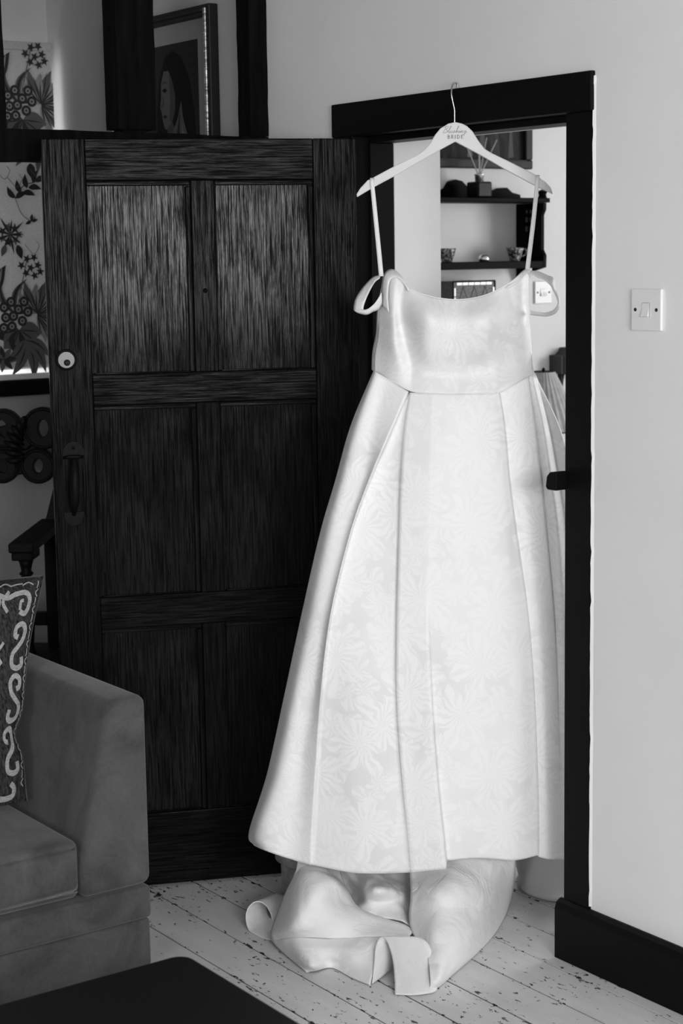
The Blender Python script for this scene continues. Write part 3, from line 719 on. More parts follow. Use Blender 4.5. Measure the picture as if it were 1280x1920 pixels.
# arm: wedge section in the Y-Z plane, swept along X from front to back
def arm_mesh(y_out, sgn):
    zt, zb = .648, .212
    sec = [(0, zb), (0, zt), (-.100, zt - .004), (-.178, zb + .06), (-.178, zb)]
    bm = bmesh.new(); rings = []
    nx = 14
    for i in range(nx + 1):
        x = XFr + (-4.0 - XFr) * i / nx
        rings.append([bm.verts.new((x, y_out + sgn * a, z)) for a, z in sec])
    for i in range(nx):
        for j in range(5):
            q = [rings[i][j], rings[i][(j + 1) % 5], rings[i + 1][(j + 1) % 5], rings[i + 1][j]]
            bm.faces.new(q)
    bm.faces.new(rings[0][::-1]); bm.faces.new(rings[-1])
    bmesh.ops.recalc_face_normals(bm, faces=list(bm.faces))
    ed = [e for e in bm.edges if e.calc_face_angle(0) > .25]
    bmesh.ops.bevel(bm, geom=ed, offset=.024, segments=5, profile=.5, affect='EDGES')
    mb = MB(); mb.from_bm(bm); return mb
arm = at(arm_mesh(YA, 1).build('arm', 'velvet', None, True), sf)
arm2 = at(arm_mesh(-.06, -1).build('arm', 'velvet', None, True), sf)
pipe_pts = [(XFr - .004, YA - .176, .25), (XFr - .004, YA - .174, .285), (XFr - .003, YA - .108, .610), (XFr - .003, YA - .090, .632), (XFr - .004, YA - .030, .640), (XFr - .006, YA - .008, .625), (XFr - .006, YA - .004, .25)]
pp_ = MB().tube(spline(pipe_pts, 6), .0042, 8).build('seam_piping', 'velvet', None, True); pp_.parent = arm; pp_.matrix_parent_inverse = Matrix.Translation(-sf.location)
cushion_box((-3.80, .93, .222), (XFr + .004, YA - .182, .352), .018, (.006, .0, .012), 'seat_cushion')
cushion_box((-3.80, .12, .222), (XFr + .004, .925, .352), .018, (.006, .0, .012), 'seat_cushion')
cushion_box((-4.0, .14, .215), (-3.81, YA - .19, .64), .03, (.010, 0, .006), 'backrest')
spart(MB().box((-4.0, -.06, .132), (XFr - .004, YA - .002, .209)), 'base_band', .012)
spart(MB().box((-4.0, -.058, .018), (XFr - .007, YA - .005, .1315)), 'base_panel', .010)
for x in (-3.95, -3.45):
    for y in (.02, 1.75): at(MB().box((x - .03, y - .03, .0), (x + .03, y + .03, .018)).build('foot', 'ebony'), sf)

# ------------------------------------------------------------------ kilim cushion
TR, BR = Vector((-3.8300,1.8218,0.8422)), Vector((-3.6573,1.6726,0.3620))
TL, BL = TR + Vector((-.05, -.43, .0)), BR + Vector((.0, -.43, 0))
kc = empty('kilim_cushion', (BR + BL) / 2); tag(kc, 'dark woven cushion with pale hooked scroll border leaning in the sofa corner', 'cushion')
kn = (TR - BR).cross(BL - BR).normalized()
if kn.x < 0: kn = -kn
def pil(u, v, side=1, off=0.0):
    # u from right edge (0) to left (1), v from bottom (0) to top (1)
    p = (BR.lerp(BL, u)).lerp(TR.lerp(TL, u), v)
    e = (16 * u * (1 - u) * v * (1 - v)) ** .42
    pinch = .030 * (1 - (2 * v - 1) ** 2) * (1 - 2 * u) * (1 if u < .5 else 1)
    inw = (BL - BR).normalized() * pinch * (1 - abs(2 * u - 1) * 0) if True else 0
    p = p + (BL - BR).normalized() * (.030 * (1 - (2 * v - 1) ** 2)) * (1 - 2 * u)
    # crease low on the right edge
    p += (BL - BR).normalized() * .020 * math.exp(-((v - .30) / .07) ** 2) * max(0, 1 - 4 * u)
    th = .070 * e + .010 * math.sin(v * 7 + u * 3) * e - .016 * math.exp(-((v - .30) / .06) ** 2) * e * max(0, 1 - 2.5 * u)
    return p + kn * (side * (th + off) + .055)
NU = 28; g = []
for side in (1, -1):
    base = len(g); g += [pil(i / NU, j / NU, side) for j in range(NU + 1) for i in range(NU + 1)]
Fk = grid_faces(NU + 1, NU + 1) + [tuple(reversed(q)) for q in grid_faces(NU + 1, NU + 1, (NU + 1) ** 2)]
o = at(mesh_obj('cushion_cover', g, Fk, 'kilim_dark', None, True), kc); body_k = o
edge = [pil(0, j / 30, 1) for j in range(31)] + [pil(i / 30, 1, 1) for i in range(1, 31)]
at(MB().tube(edge, .0020, 6).build('edge_piping', 'velvet', None, True), kc)
KU, KV = .43, .46
def kstrip(path, w, nm='scroll_motif', steps=7):
    pts = spline([Vector((a / KU, b / KV, 0)) for a, b in path], steps); l, r = [], []
    for i, p in enumerate(pts):
        t = pts[min(i + 1, len(pts) - 1)] - pts[max(i - 1, 0)]
        t = Vector((t.x * KU, t.y * KV, 0)).normalized(); n_ = Vector((-t.y / KU, t.x / KV, 0)) * w / 2
        for lst, q in ((l, p + n_), (r, p - n_)): lst.append(pil(min(max(q.x, 0.001), .999), min(max(q.y, 0.001), .999), 1, .0012))
    k = len(pts)
    return at(mesh_obj(nm, l + r, [(i, i + 1, k + i + 1, k + i) for i in range(k - 1)], 'kilim_light', None, True), kc)
def S(cu_, cv, s, fl=1):
    base = [(.012, .006), (.014, -.008), (.002, -.014), (-.013, -.008), (-.014, .012), (.0, .026), (.010, .038), (.013, .056), (.002, .066), (-.012, .060), (-.013, .046), (-.004, .042)]
    return [(cu_ + fl * a * s, cv + b * s) for a, b in base]
for i, cv in enumerate((.075, .180, .285)):
    kstrip(S(.048, cv, 1.12, 1 if i % 2 else -1), .0112)
kstrip([(.060, .385), (.045, .380), (.036, .392), (.036, .412), (.050, .424), (.075, .422), (.10, .415), (.13, .425), (.17, .430), (.22, .425)], .011)
kstrip([(.060, .388), (.060, .405), (.052, .408)], .0075)
kstrip([(.052, .04), (.042, .030), (.045, .015), (.070, .012), (.10, .02)], .011)
for i in range(24):
    v_ = .03 + i * .0175; kstrip([(.014 + .005 * (i % 2), v_), (.021 - .004 * (i % 2), v_ + .008), (.014 + .004 * (i % 2), v_ + .016)], .0028, 'border_stitch', 3)
for i in range(12):
    u_ = .03 + i * .03; kstrip([(u_, .440 + .004 * (i % 2)), (u_ + .015, .446 - .003 * (i % 2)), (u_ + .03, .440)], .003, 'border_stitch', 3)
for i in range(4):
    cv = .07 + i * .105
    kstrip([(.095, cv), (.110, cv + .022), (.095, cv + .044)], .008, 'diamond_motif', 4); kstrip([(.135, cv - .01), (.118, cv + .022), (.135, cv + .054)], .006, 'diamond_motif', 4)

# ------------------------------------------------------------------ coffee table
ct = empty('coffee_table', (-1.9, .85, 0)); tag(ct, 'low black lacquered coffee table with rounded corner in the near foreground', 'coffee table')
tx0, tx1, ty0, ty1 = -2.535, -1.45, .35, 1.458
out = []
for cx, cy, a0 in ((tx1 - .03, ty1 - .03, 0), (tx0 + .03, ty1 - .03, PI/2), (tx0 + .03, ty0 + .03, PI), (tx1 - .03, ty0 + .03, 1.5*PI)):
    for i in range(6): out.append((cx + .03 * math.cos(a0 + i * PI / 10), cy + .03 * math.sin(a0 + i * PI / 10)))
at(bevel_mod(MB().prism(out, (0, 0, .385), (1, 0, 0), (0, 1, 0), (0, 0, 1), .032).build('tabletop', 'ebony'), .006, 3), ct)
for x in (tx0 + .07, tx1 - .07):
    for y in (ty0 + .07, ty1 - .07): at(MB().box((x - .03, y - .03, 0), (x + .03, y + .03, .3848), .004).build('leg', 'ebony'), ct)
for y in (ty0 + .07, ty1 - .07): at(MB().box((tx0 + .1005, y - .012, .31), (tx1 - .1005, y + .012, .3848), .002).build('apron', 'ebony'), ct)
for x in (tx0 + .07, tx1 - .07): at(MB().box((x - .012, ty0 + .1005, .31), (x + .012, ty1 - .1005, .3848), .002).build('apron', 'ebony'), ct)

# ------------------------------------------------------------------ switches
def switch_plate(name, c, ex, en, gangs, label):
    # ex along wall (rightwards in view), en out of the wall
    c, ex, en, ez = Vector(c), Vector(ex), Vector(en), Vector((0, 0, 1))
    e = empty(name, c); tag(e, label, 'light switch', 'light switches')
    mb = MB().prism([(-.043, -.043), (.043, -.043), (.043, .043), (-.043, .043)], c, ex, ez, en, .008)
    o = at(mb.build('plate', 'plastic'), e); bevel_mod(o, .0025, 3)
    for i in range(gangs):
        off = (i - (gangs - 1) / 2) * .016; w = .0075 if gangs > 1 else .0095
        at(MB().prism([(off - w - .0012, -.0145), (off + w + .0012, -.0145), (off + w + .0012, .0145), (off - w - .0012, .0145)], c, ex, ez, en, .0083).build('rocker_surround', 'gap'), e)
        p = [(-.0138, .0086), (-.0138, .0135), (.0, .0100), (.0138, .0092), (.0138, .0086)]
        at(MB().prism(p, c + ex * (off - w), ez, en, ex, 2 * w).build('rocker', 'plastic'), e)
    for s in (-1, 1):
        ax = (ex, ez, en)
        at(MB().lathe([(.0038, .0075), (.0038, .0088), (.0, .0091)], 14, c + ex * (.0301 * s), ax).build('screw', 'screw', None, True), e)
    return e
switch_plate('light_switch', (-2.628, YW, 1.480), (1, 0, 0), (0, -1, 0), 1, 'white single light switch on the wall right of the doorway')
switch_plate('light_switch', (-5.2, 4.672, 1.447), (0, 1, 0), (1, 0, 0), 2, 'small white double light switch seen through the dress strap loop')

# ------------------------------------------------------------------ passage: painting, shelf and what stands on it
pt = empty('oil_painting', (-5.2, 4.25, 1.9)); tag(pt, 'dark oil painting in a black frame above the passage shelf', 'painting')
py0, py1, pz0, pz1 = 3.86, 4.597, 1.915, 2.43
at(MB().box((-5.197, py0 + .03, pz0 + .03), (-5.186, py1 - .03, pz1 - .03)).build('canvas', 'oil'), pt)
for a in ((py0, py1, pz0, pz0 + .034), (py0, py1, pz1 - .034, pz1), (py0, py0 + .036, pz0 + .0345, pz1 - .0345), (py1 - .036, py1, pz0 + .0345, pz1 - .0345)):
    at(MB().box((-5.199, a[0], a[2]), (-5.168, a[1], a[3]), .005).build('frame_bar', 'frame_dark'), pt)
for a in ((py0 + .034, py1 - .034, pz0 + .028, pz0 + .034), (py1 - .034, py1 - .030, pz0 + .034, pz1 - .034)):
    at(MB().box((-5.1858, a[0], a[2]), (-5.1665, a[1], a[3]), .002).build('slip_moulding', 'tone2'), pt)
for i, (y, w, t) in enumerate(((4.13, .03, 'tone2'), (4.30, .012, 'tone4'), (4.36, .02, 'tone3'), (4.43, .018, 'tone2'), (4.50, .014, 'tone3'))):
    pts = [(y - w, 1.955), (y - w * .5, 2.05), (y - w * .8, 2.2), (y + w * .3, 2.3), (y + w * .8, 2.15), (y + w * .5, 2.04), (y + w, 1.96)]
    at(MB().prism(pts, (-5.1858, 0, 0), (0, 1, 0), (0, 0, 1), (1, 0, 0), .0004 + i * .0001).build('painted_fold', t), pt)

sh = empty('wall_shelf', (-5.2, 4.2, 1.45)); tag(sh, 'dark fretwork wall shelf hanging in the passage', 'shelf')
sy0, sy1, sxb, sxf = 3.86, 4.552, -5.199, -5.043
def shp(mb, nm, bev=.002): 
    o = mb.build(nm, 'shelf'); bevel_mod(o, bev) if bev else None; return at(o, sh)
for z0, z1 in ((1.786, 1.803), (1.543, 1.570)):
    shp(MB().box((sxb, sy0 + .0145 if z0 < 1.7 else sy0 - .02, z0), (sxf, sy1 - .0145 if z0 < 1.7 else sy1 + .020, z1)), 'shelf_board', .003)
# pierced side panels: front and back rails with cross pieces leave fretwork slots
for y in (sy0, sy1 - .014):
    p = MB()
    p.prism([(sxb, 1.49), (sxb + .02, 1.49), (sxb + .05, 1.55), (sxb + .055, 1.785), (sxb, 1.785)], (0, y, 0), (1, 0, 0), (0, 0, 1), (0, 1, 0), .014)
    p.prism([(sxf - .065, 1.53), (sxf - .045, 1.535), (sxf, 1.545), (sxf + .002, 1.59), (sxf - .012, 1.61), (sxf - .012, 1.74), (sxf, 1.76), (sxf, 1.785), (sxf - .065, 1.785)], (0, y, 0), (1, 0, 0), (0, 0, 1), (0, 1, 0), .014)
    for z0, z1 in ((1.545, 1.60), (1.617, 1.68), (1.70, 1.715), (1.733, 1.748), (1.760, 1.785)):
        p.box((sxb + .05, y, z0), (sxf - .064, y + .014, z1))
    p.box((sxb + .066, y, 1.60), (sxf - .078, y + .014, 1.785))
    shp(p, 'side_panel', 0)
cre = [(3.87, 1.803), (3.87, 1.83), (3.90, 1.842), (3.94, 1.83), (3.98, 1.812), (4.0, 1.83), (4.04, 1.835), (4.07, 1.838), (4.10, 1.853), (4.13, 1.838), (4.16, 1.832), (4.18, 1.842), (4.20, 1.866), (4.235, 1.874), (4.265, 1.868), (4.29, 1.848), (4.32, 1.838), (4.345, 1.846), (4.37, 1.838), (4.42, 1.836), (4.44, 1.844), (4.485, 1.846), (4.51, 1.828), (4.55, 1.820), (4.553, 1.803)]
shp(MB().prism(cre, (sxb, 0, 0), (0, 1, 0), (0, 0, 1), (1, 0, 0), .012), 'crest_rail')
for y in (sy0 + .002, sy1 - .002):
    shp(MB().lathe([(.0, 1.8035), (.018, 1.8035), (.014, 1.815), (.02, 1.828), (.0, 1.836)], 12, (sxf - .02, y, 0)), 'finial', 0)

rd = empty('reed_diffuser', (-5.1, 4.273, 1.8035)); tag(rd, 'black bottle reed diffuser with chrome collar on the top shelf', 'diffuser')
dc = Vector((-5.1, 4.273, 1.8035))
bm = MB().box((dc.x - .034, dc.y - .034, dc.z), (dc.x + .034, dc.y + .034, dc.z + .058), .006); at(bm.build('bottle', 'bottle'), rd)
at(MB().lathe([(.012, .056), (.016, .060), (.0165, .080), (.019, .082), (.019, .086), (.012, .087), (.0, .087)], 20, dc).build('collar', 'chrome', None, True), rd)
for t in ((-5.1000,4.3089,2.0222), (-5.0800,4.3407,2.0141), (-5.1100,4.2254,1.9824), (-5.1300,4.3006,1.9717), (-5.0900,4.2621,2.0013)):
    at(MB().tube([dc + Vector((0, 0, .075)), Vector(t)], .0022, 7).build('reed', 'reed'), rd)

def cup(c, ang, label):
    c = Vector(c); e = empty('teacup', c); tag(e, label, 'cup', 'patterned teacups')
    prof = [(.0, .0), (.019, .0), (.020, .004), (.021, .008), (.026, .022), (.031, .040), (.034, .050), (.0325, .050), (.029, .038), (.023, .018), (.0, .010)]
    at(MB().lathe(prof, 28, c).build('bowl', 'china', None, True), e)
    d = Vector((math.cos(ang), math.sin(ang), 0))
    hp = spline([c + d * .029 + Vector((0, 0, .040)), c + d * .042 + Vector((0, 0, .044)), c + d * .048 + Vector((0, 0, .033)), c + d * .038 + Vector((0, 0, .020)), c + d * .024 + Vector((0, 0, .016))], 5)
    at(MB().tube(hp, .0032, 8).build('handle', 'china', None, True), e)
cup((-5.1, 4.446, 1.5705), 1.3, 'patterned china teacup at the right end of the lower shelf')
cup((-5.1, 4.118, 1.5705), 2.4, 'patterned china teacup at the left end of the lower shelf')
dm = MB().lathe([(.0, .0), (.017, .0), (.021, .008), (.020, .016), (.013, .024), (.0, .027)], 24, (-5.08, 4.277, 1.5705)).build('glass_dome', 'chrome', None, True)
tag(dm, 'small shiny domed ornament between the teacups on the lower shelf', 'ornament')

gb = empty('leaded_glass_box', (-5.13, 4.235, 1.4005)); tag(gb, 'leaded glass box with mirrored border below the lower shelf', 'glass box')
gx, gy0, gy1, gz0, gz1 = -5.075, 4.125, 4.325, 1.4005, 1.500
at(MB().box((-5.1995, gy0, gz0), (gx, gy1, gz1), .002).build('glass_body', 'glass_dark'), gb)
at(MB().tube([(gx + .001, gy0, gz1), (gx + .001, gy1, gz1)], .003, 6).build('lead_edge', 'iron'), gb)
at(MB().tube([(gx + .001, gy0, gz0), (gx + .001, gy0, gz1)], .003, 6).build('lead_edge', 'iron'), gb)
at(MB().tube([(gx + .001, gy1, gz0), (gx + .001, gy1, gz1)], .003, 6).build('lead_edge', 'iron'), gb)
nt_ = 6; tw = (gy1 - gy0 - .03) / nt_
for i in range(nt_):
    a = gy0 + .015 + i * tw; at(MB().box((gx, a + .0015, gz1 - .014), (gx + .002, a + tw - .0015, gz1 - .004), .0006).build('mirror_tile', 'mirror'), gb)
for y in (gy0 + .004, gy1 - .011):
    for z in (gz0 + .012, gz0 + .046): at(MB().box((gx, y, z), (gx + .002, y + .008, z + .030), .0006).build('mirror_tile', 'mirror'), gb)
for i in range(3):
    a = gy0 + .025 + i * .052; at(MB().tube([(gx + .001, a, gz0 + .02), (gx + .001, a + .024, gz1 - .018), (gx + .001, a + .048, gz0 + .02)], .0010, 5).build('zigzag_lead', 'mat_board'), gb)

# lamp, bracket and pots
lc = Vector((-5.0, 4.50, 0))
lp = empty('floor_lamp', lc); tag(lp, 'standing lamp with a pale pleated cone shade behind the dress', 'lamp')
prof = MB(); n = 60
for z, r in ((1.155, .042), (.938, .150)):
    for j in range(n): a = 2 * PI * j / n; rr = r * (1 + (.018 if j % 2 else -.018)); prof.v.append((lc.x + rr * math.cos(a), lc.y + rr * math.sin(a), z))
prof.f = [(j, (j + 1) % n, n + (j + 1) % n, n + j) for j in range(n)]
o = at(prof.build('lamp_shade', 'shade'), lp); sm = o.modifiers.new('thickness', 'SOLIDIFY'); sm.thickness = .0015
at(MB().tube([lc + Vector((.042 * math.cos(2*PI*i/24), .042 * math.sin(2*PI*i/24), 1.156)) for i in range(25)], .002, 6).build('shade_ring', 'iron', None, True), lp)
at(MB().tube([lc + Vector((.151 * math.cos(2*PI*i/36), .151 * math.sin(2*PI*i/36), .937)) for i in range(37)], .0025, 6).build('shade_ring', 'iron', None, True), lp)
at(MB().lathe([(.0, .0), (.12, .0), (.12, .012), (.02, .03), (.011, .05), (.011, 1.150), (.004, 1.155), (.007, 1.165), (.0, 1.174)], 20, lc).build('stand', 'iron', None, True), lp)
for i in range(3):
    a = 2 * PI * i / 3 + .4; at(MB().tube([lc + Vector((.010 * math.cos(a), .010 * math.sin(a), 1.150)), lc + Vector((.041 * math.cos(a), .041 * math.sin(a), 1.156))], .0016, 6).build('spoke', 'iron'), lp)
wb_ = empty('wall_bracket', (-5.2, 4.72, 1.17)); tag(wb_, 'small dark wooden bracket box on the passage wall beside the door jamb', 'bracket')
at(MB().prism([(-.065, -.035), (.065, -.035), (.065, .035), (.05, .04), (.035, .05), (.03, .065), (-.01, .065), (-.02, .05), (-.035, .038), (-.065, .036)], (-5.2, 4.775, 1.165), (0, 1, 0), (0, 0, 1), (1, 0, 0), .07).build('box', 'tone2'), wb_)
at(MB().box((-5.135, 4.724, 1.128), (-5.122, 4.826, 1.202), .002).build('front_moulding', 'tone3'), wb_)
at(MB().prism([(-.008, 0), (.010, 0), (.004, -.03), (.002, -.055), (-.012, -.035)], (-5.17, 4.735, 1.1295), (0, 1, 0), (0, 0, 1), (1, 0, 0), .02).build('drop', 'tone1'), wb_)

wpot = MB().lathe([(.0, .0), (.118, .0), (.126, .006), (.128, .016), (.122, .022), (.130, .06), (.132, .12), (.138, .135), (.138, .142), (.128, .142), (.122, .12), (.118, .03), (.0, .02)], 40, (-3.206, 2.967, .0005)).build('white_pot', 'pot', None, True)
tag(wpot, 'round white pot on the floor just inside the doorway', 'pot')
gpot = empty('grey_pot', (-3.553, 2.439, .0005)); tag(gpot, 'grey pot with a thick rim on the floor under the skirt', 'pot')
at(MB().lathe([(.0, .0), (.092, .0), (.094, .01), (.096, .098), (.0, .098)], 28, (-3.553, 2.439, .0005)).build('body', 'pot_grey', None, True), gpot)
at(MB().lathe([(.090, .096), (.098, .092), (.110, .100), (.112, .125), (.106, .136), (.098, .136), (.094, .12), (.09, .11)], 28, (-3.553, 2.439, .0005)).build('rim', 'pot_grey', None, True), gpot)

# ------------------------------------------------------------------ hanger and wedding dress: measured control points
SKIRT = [
 (0, [(-3.3310,2.4672,1.3319), (-3.3632,2.4220,1.2027), (-3.3806,2.3890,1.0777), (-3.3989,2.3548,0.9520), (-3.4259,2.3171,0.7602), (-3.4517,2.2809,0.5658), (-3.4786,2.2432,0.3688), (-3.5059,2.2050,0.2229), (-3.4996,2.2138,0.1892)]),
 (0, [(-3.2993,2.4514,1.3316), (-3.3133,2.4059,1.2072), (-3.3249,2.3724,1.0843), (-3.3390,2.3389,0.9607), (-3.3565,2.2972,0.7736), (-3.3727,2.2572,0.5849), (-3.3933,2.2181,0.3935), (-3.4175,2.1807,0.2512), (-3.4122,2.1882,0.2064)]),
 (0, [(-3.2773,2.4701,1.3156), (-3.2863,2.4351,1.2071), (-3.2911,2.4060,1.0846), (-3.3018,2.3703,0.9619), (-3.3225,2.3207,0.7759), (-3.3357,2.2850,0.5878), (-3.3495,2.2554,0.3968), (-3.3567,2.2419,0.2545), (-3.3580,2.2366,0.1845)]),
 (1, [(-3.2303,2.4912,1.2884), (-3.2404,2.4530,1.2090), (-3.2598,2.3983,1.0882), (-3.2751,2.3527,0.9669), (-3.2895,2.3051,0.7831), (-3.2993,2.2810,0.5955), (-3.3084,2.2682,0.4040), (-3.3165,2.2602,0.2613), (-3.3212,2.2571,0.1785)]),
 (1, [(-3.2391,2.4995,1.2863), (-3.2589,2.4717,1.2065), (-3.2769,2.4155,1.0852), (-3.2876,2.3662,0.9640), (-3.2962,2.3128,0.7810), (-3.3027,2.2864,0.5940), (-3.3101,2.2709,0.4031), (-3.3175,2.2624,0.2606), (-3.3206,2.2597,0.1781)]),
 (0, [(-3.2400,2.5017,1.2855), (-3.2532,2.4798,1.2063), (-3.2545,2.4435,1.0849), (-3.2521,2.4090,0.9638), (-3.2469,2.3716,0.7811), (-3.2371,2.3491,0.5969), (-3.2318,2.3359,0.4094), (-3.2267,2.3344,0.2696), (-3.2273,2.3285,0.1697)]),
 (1, [(-3.2393,2.5027,1.2848), (-3.2413,2.4862,1.2067), (-3.2279,2.4635,1.0856), (-3.2126,2.4455,0.9647), (-3.1951,2.4235,0.7824), (-3.1818,2.4094,0.5981), (-3.1663,2.4105,0.4108), (-3.1552,2.4174,0.2712), (-3.1483,2.4219,0.1740)]),
 (1, [(-3.2259,2.4939,1.2861), (-3.2232,2.4754,1.2087), (-3.2114,2.4540,1.0880), (-3.1984,2.4378,0.9672), (-3.1841,2.4182,0.7848), (-3.1740,2.4065,0.6001), (-3.1616,2.4085,0.4123), (-3.1521,2.4166,0.2722), (-3.1460,2.4216,0.1747)]),
 (1, [(-3.1834,2.5259,1.2847), (-3.1733,2.5125,1.2096), (-3.1612,2.4985,1.0889), (-3.1490,2.4845,0.9682), (-3.1333,2.4687,0.7862), (-3.1189,2.4631,0.6019), (-3.1055,2.4663,0.4147), (-3.0951,2.4740,0.2753), (-3.0889,2.4793,0.1872)]),
 (1, [(-3.1827,2.5269,1.2847), (-3.1726,2.5135,1.2096), (-3.1605,2.4995,1.0889), (-3.1483,2.4855,0.9682), (-3.1334,2.4703,0.7860), (-3.1237,2.4701,0.5999), (-3.1135,2.4758,0.4110), (-3.1046,2.4848,0.2706), (-3.0991,2.4908,0.2025)]),
 (0, [(-3.1455,2.5721,1.2835), (-3.1327,2.5642,1.2089), (-3.1178,2.5558,1.0881), (-3.1037,2.5481,0.9670), (-3.0875,2.5398,0.7841), (-3.0738,2.5400,0.5985), (-3.0625,2.5455,0.4100), (-3.0585,2.5477,0.2697), (-3.0586,2.5458,0.2082)]),
 (0, [(-3.1140,2.6283,1.2832), (-3.0926,2.6290,1.2073), (-3.0764,2.6276,1.0858), (-3.0602,2.6262,0.9641), (-3.0397,2.6273,0.7801), (-3.0252,2.6305,0.5937), (-3.0180,2.6337,0.4040), (-3.0180,2.6319,0.2630), (-3.0195,2.6298,0.1944)]),
 (1, [(-3.1030,2.6558,1.2846), (-3.0860,2.6555,1.2059), (-3.0714,2.6570,1.0837), (-3.0554,2.6639,0.9608), (-3.0337,2.6806,0.7741), (-3.0220,2.6900,0.5849), (-3.0169,2.6955,0.3928), (-3.0154,2.6976,0.2501), (-3.0154,2.6976,0.1927)]),
 (1, [(-3.1068,2.6607,1.2842), (-3.0930,2.6663,1.2047), (-3.0783,2.6679,1.0821), (-3.0608,2.6736,0.9591), (-3.0383,2.6879,0.7724), (-3.0258,2.6967,0.5831), (-3.0199,2.7016,0.3909), (-3.0184,2.7037,0.2480), (-3.0184,2.7037,0.1866)]),
 (0, [(-3.0928,2.6907,1.3004), (-3.0752,2.6913,1.2042), (-3.0612,2.6936,1.0815), (-3.0444,2.7000,0.9583), (-3.0224,2.7101,0.7720), (-3.0106,2.7146,0.5833), (-3.0053,2.7168,0.3915), (-3.0038,2.7190,0.2487), (-3.0030,2.7202,0.1820)]),
 (1, [(-3.0848,2.7260,1.3149), (-3.0710,2.7350,1.2015), (-3.0585,2.7421,1.0776), (-3.0468,2.7483,0.9530), (-3.0275,2.7546,0.7654), (-3.0156,2.7576,0.5755), (-3.0094,2.7593,0.3827), (-3.0063,2.7603,0.2396), (-3.0047,2.7625,0.1724)]),
 (1, [(-3.0969,2.7400,1.3149), (-3.0899,2.7568,1.1987), (-3.0788,2.7653,1.0737), (-3.0640,2.7689,0.9489), (-3.0395,2.7688,0.7617), (-3.0215,2.7664,0.5729), (-3.0109,2.7641,0.3814), (-3.0063,2.7637,0.2388), (-3.0040,2.7652,0.1720)]),
 (0, [(-3.0911,2.7447,1.3186), (-3.0677,2.7568,1.2003), (-3.0494,2.7653,1.0765), (-3.0354,2.7746,0.9517), (-3.0219,2.7831,0.7626), (-3.0128,2.7889,0.5711), (-3.0081,2.7922,0.3769), (-3.0063,2.7946,0.2324), (-3.0047,2.7969,0.1650)]),
 (1, [(-3.0958,2.7554,1.3203), (-3.0770,2.7817,1.1979), (-3.0638,2.8002,1.0722), (-3.0534,2.8147,0.9454), (-3.0399,2.8268,0.7540), (-3.0306,2.8363,0.5601), (-3.0257,2.8432,0.3633), (-3.0232,2.8468,0.2172), (-3.0222,2.8481,0.1504)]),
 (1, [(-3.1041,2.7644,1.3195), (-3.0912,2.7996,1.1957), (-3.0794,2.8196,1.0690), (-3.0645,2.8301,0.9424), (-3.0473,2.8371,0.7515), (-3.0350,2.8439,0.5580), (-3.0272,2.8480,0.3620), (-3.0246,2.8516,0.2159), (-3.0237,2.8529,0.1490)]),
 (0, [(-3.1199,2.7801,1.3192), (-3.0878,2.8285,1.1940), (-3.0700,2.8568,1.0667), (-3.0595,2.8716,0.9387), (-3.0487,2.8833,0.7453), (-3.0407,2.8910,0.5495), (-3.0341,2.9002,0.3507), (-3.0307,2.9051,0.2032), (-3.0290,2.9075,0.1411)]),
 (0, [(-3.1475,2.7931,1.3186), (-3.1441,2.8322,1.1899), (-3.1441,2.8667,1.0589), (-3.1401,2.8894,0.9273), (-3.1396,2.9160,0.7267), (-3.1390,2.9341,0.5235), (-3.1384,2.9436,0.3182), (-3.1378,2.9529,0.1652), (-3.1375,2.9619,0.1357)]),
 (0, [(-3.2027,2.7330,1.3002), (-3.2181,2.7457,1.1906), (-3.2336,2.7585,1.0598), (-3.2491,2.7712,0.9266), (-3.2647,2.7838,0.7244), (-3.2765,2.7931,0.5190), (-3.2844,2.7992,0.3109), (-3.2885,2.8021,0.1567), (-3.2923,2.8054,0.1550)]),
 (0, [(-3.2614,2.6508,1.3018), (-3.2886,2.6557,1.1919), (-3.3121,2.6571,1.0611), (-3.3358,2.6583,0.9280), (-3.3600,2.6589,0.7258), (-3.3804,2.6561,0.5204), (-3.3970,2.6500,0.3123), (-3.4096,2.6411,0.1582), (-3.4174,2.6387,0.1566)]),
 (0, [(-3.3161,2.5655,1.3037), (-3.3507,2.5429,1.1953), (-3.3823,2.5330,1.0652), (-3.4102,2.5197,0.9335), (-3.4389,2.5053,0.7335), (-3.4638,2.4876,0.5307), (-3.4891,2.4694,0.3243), (-3.5062,2.4541,0.1714), (-3.5142,2.4515,0.1698)]),
 (0, [(-3.3424,2.4942,1.3225), (-3.3736,2.4591,1.1994), (-3.3964,2.4358,1.0722), (-3.4234,2.4152,0.9428), (-3.4580,2.3839,0.7464), (-3.4909,2.3551,0.5464), (-3.5200,2.3229,0.3443), (-3.5466,2.2943,0.1938), (-3.5437,2.2983,0.1773)]),
 (0, [(-3.3310,2.4672,1.3319), (-3.3632,2.4220,1.2027), (-3.3806,2.3890,1.0777), (-3.3989,2.3548,0.9520), (-3.4259,2.3171,0.7602), (-3.4517,2.2809,0.5658), (-3.4786,2.2432,0.3688), (-3.5059,2.2050,0.2229), (-3.4996,2.2138,0.1892)]),
]
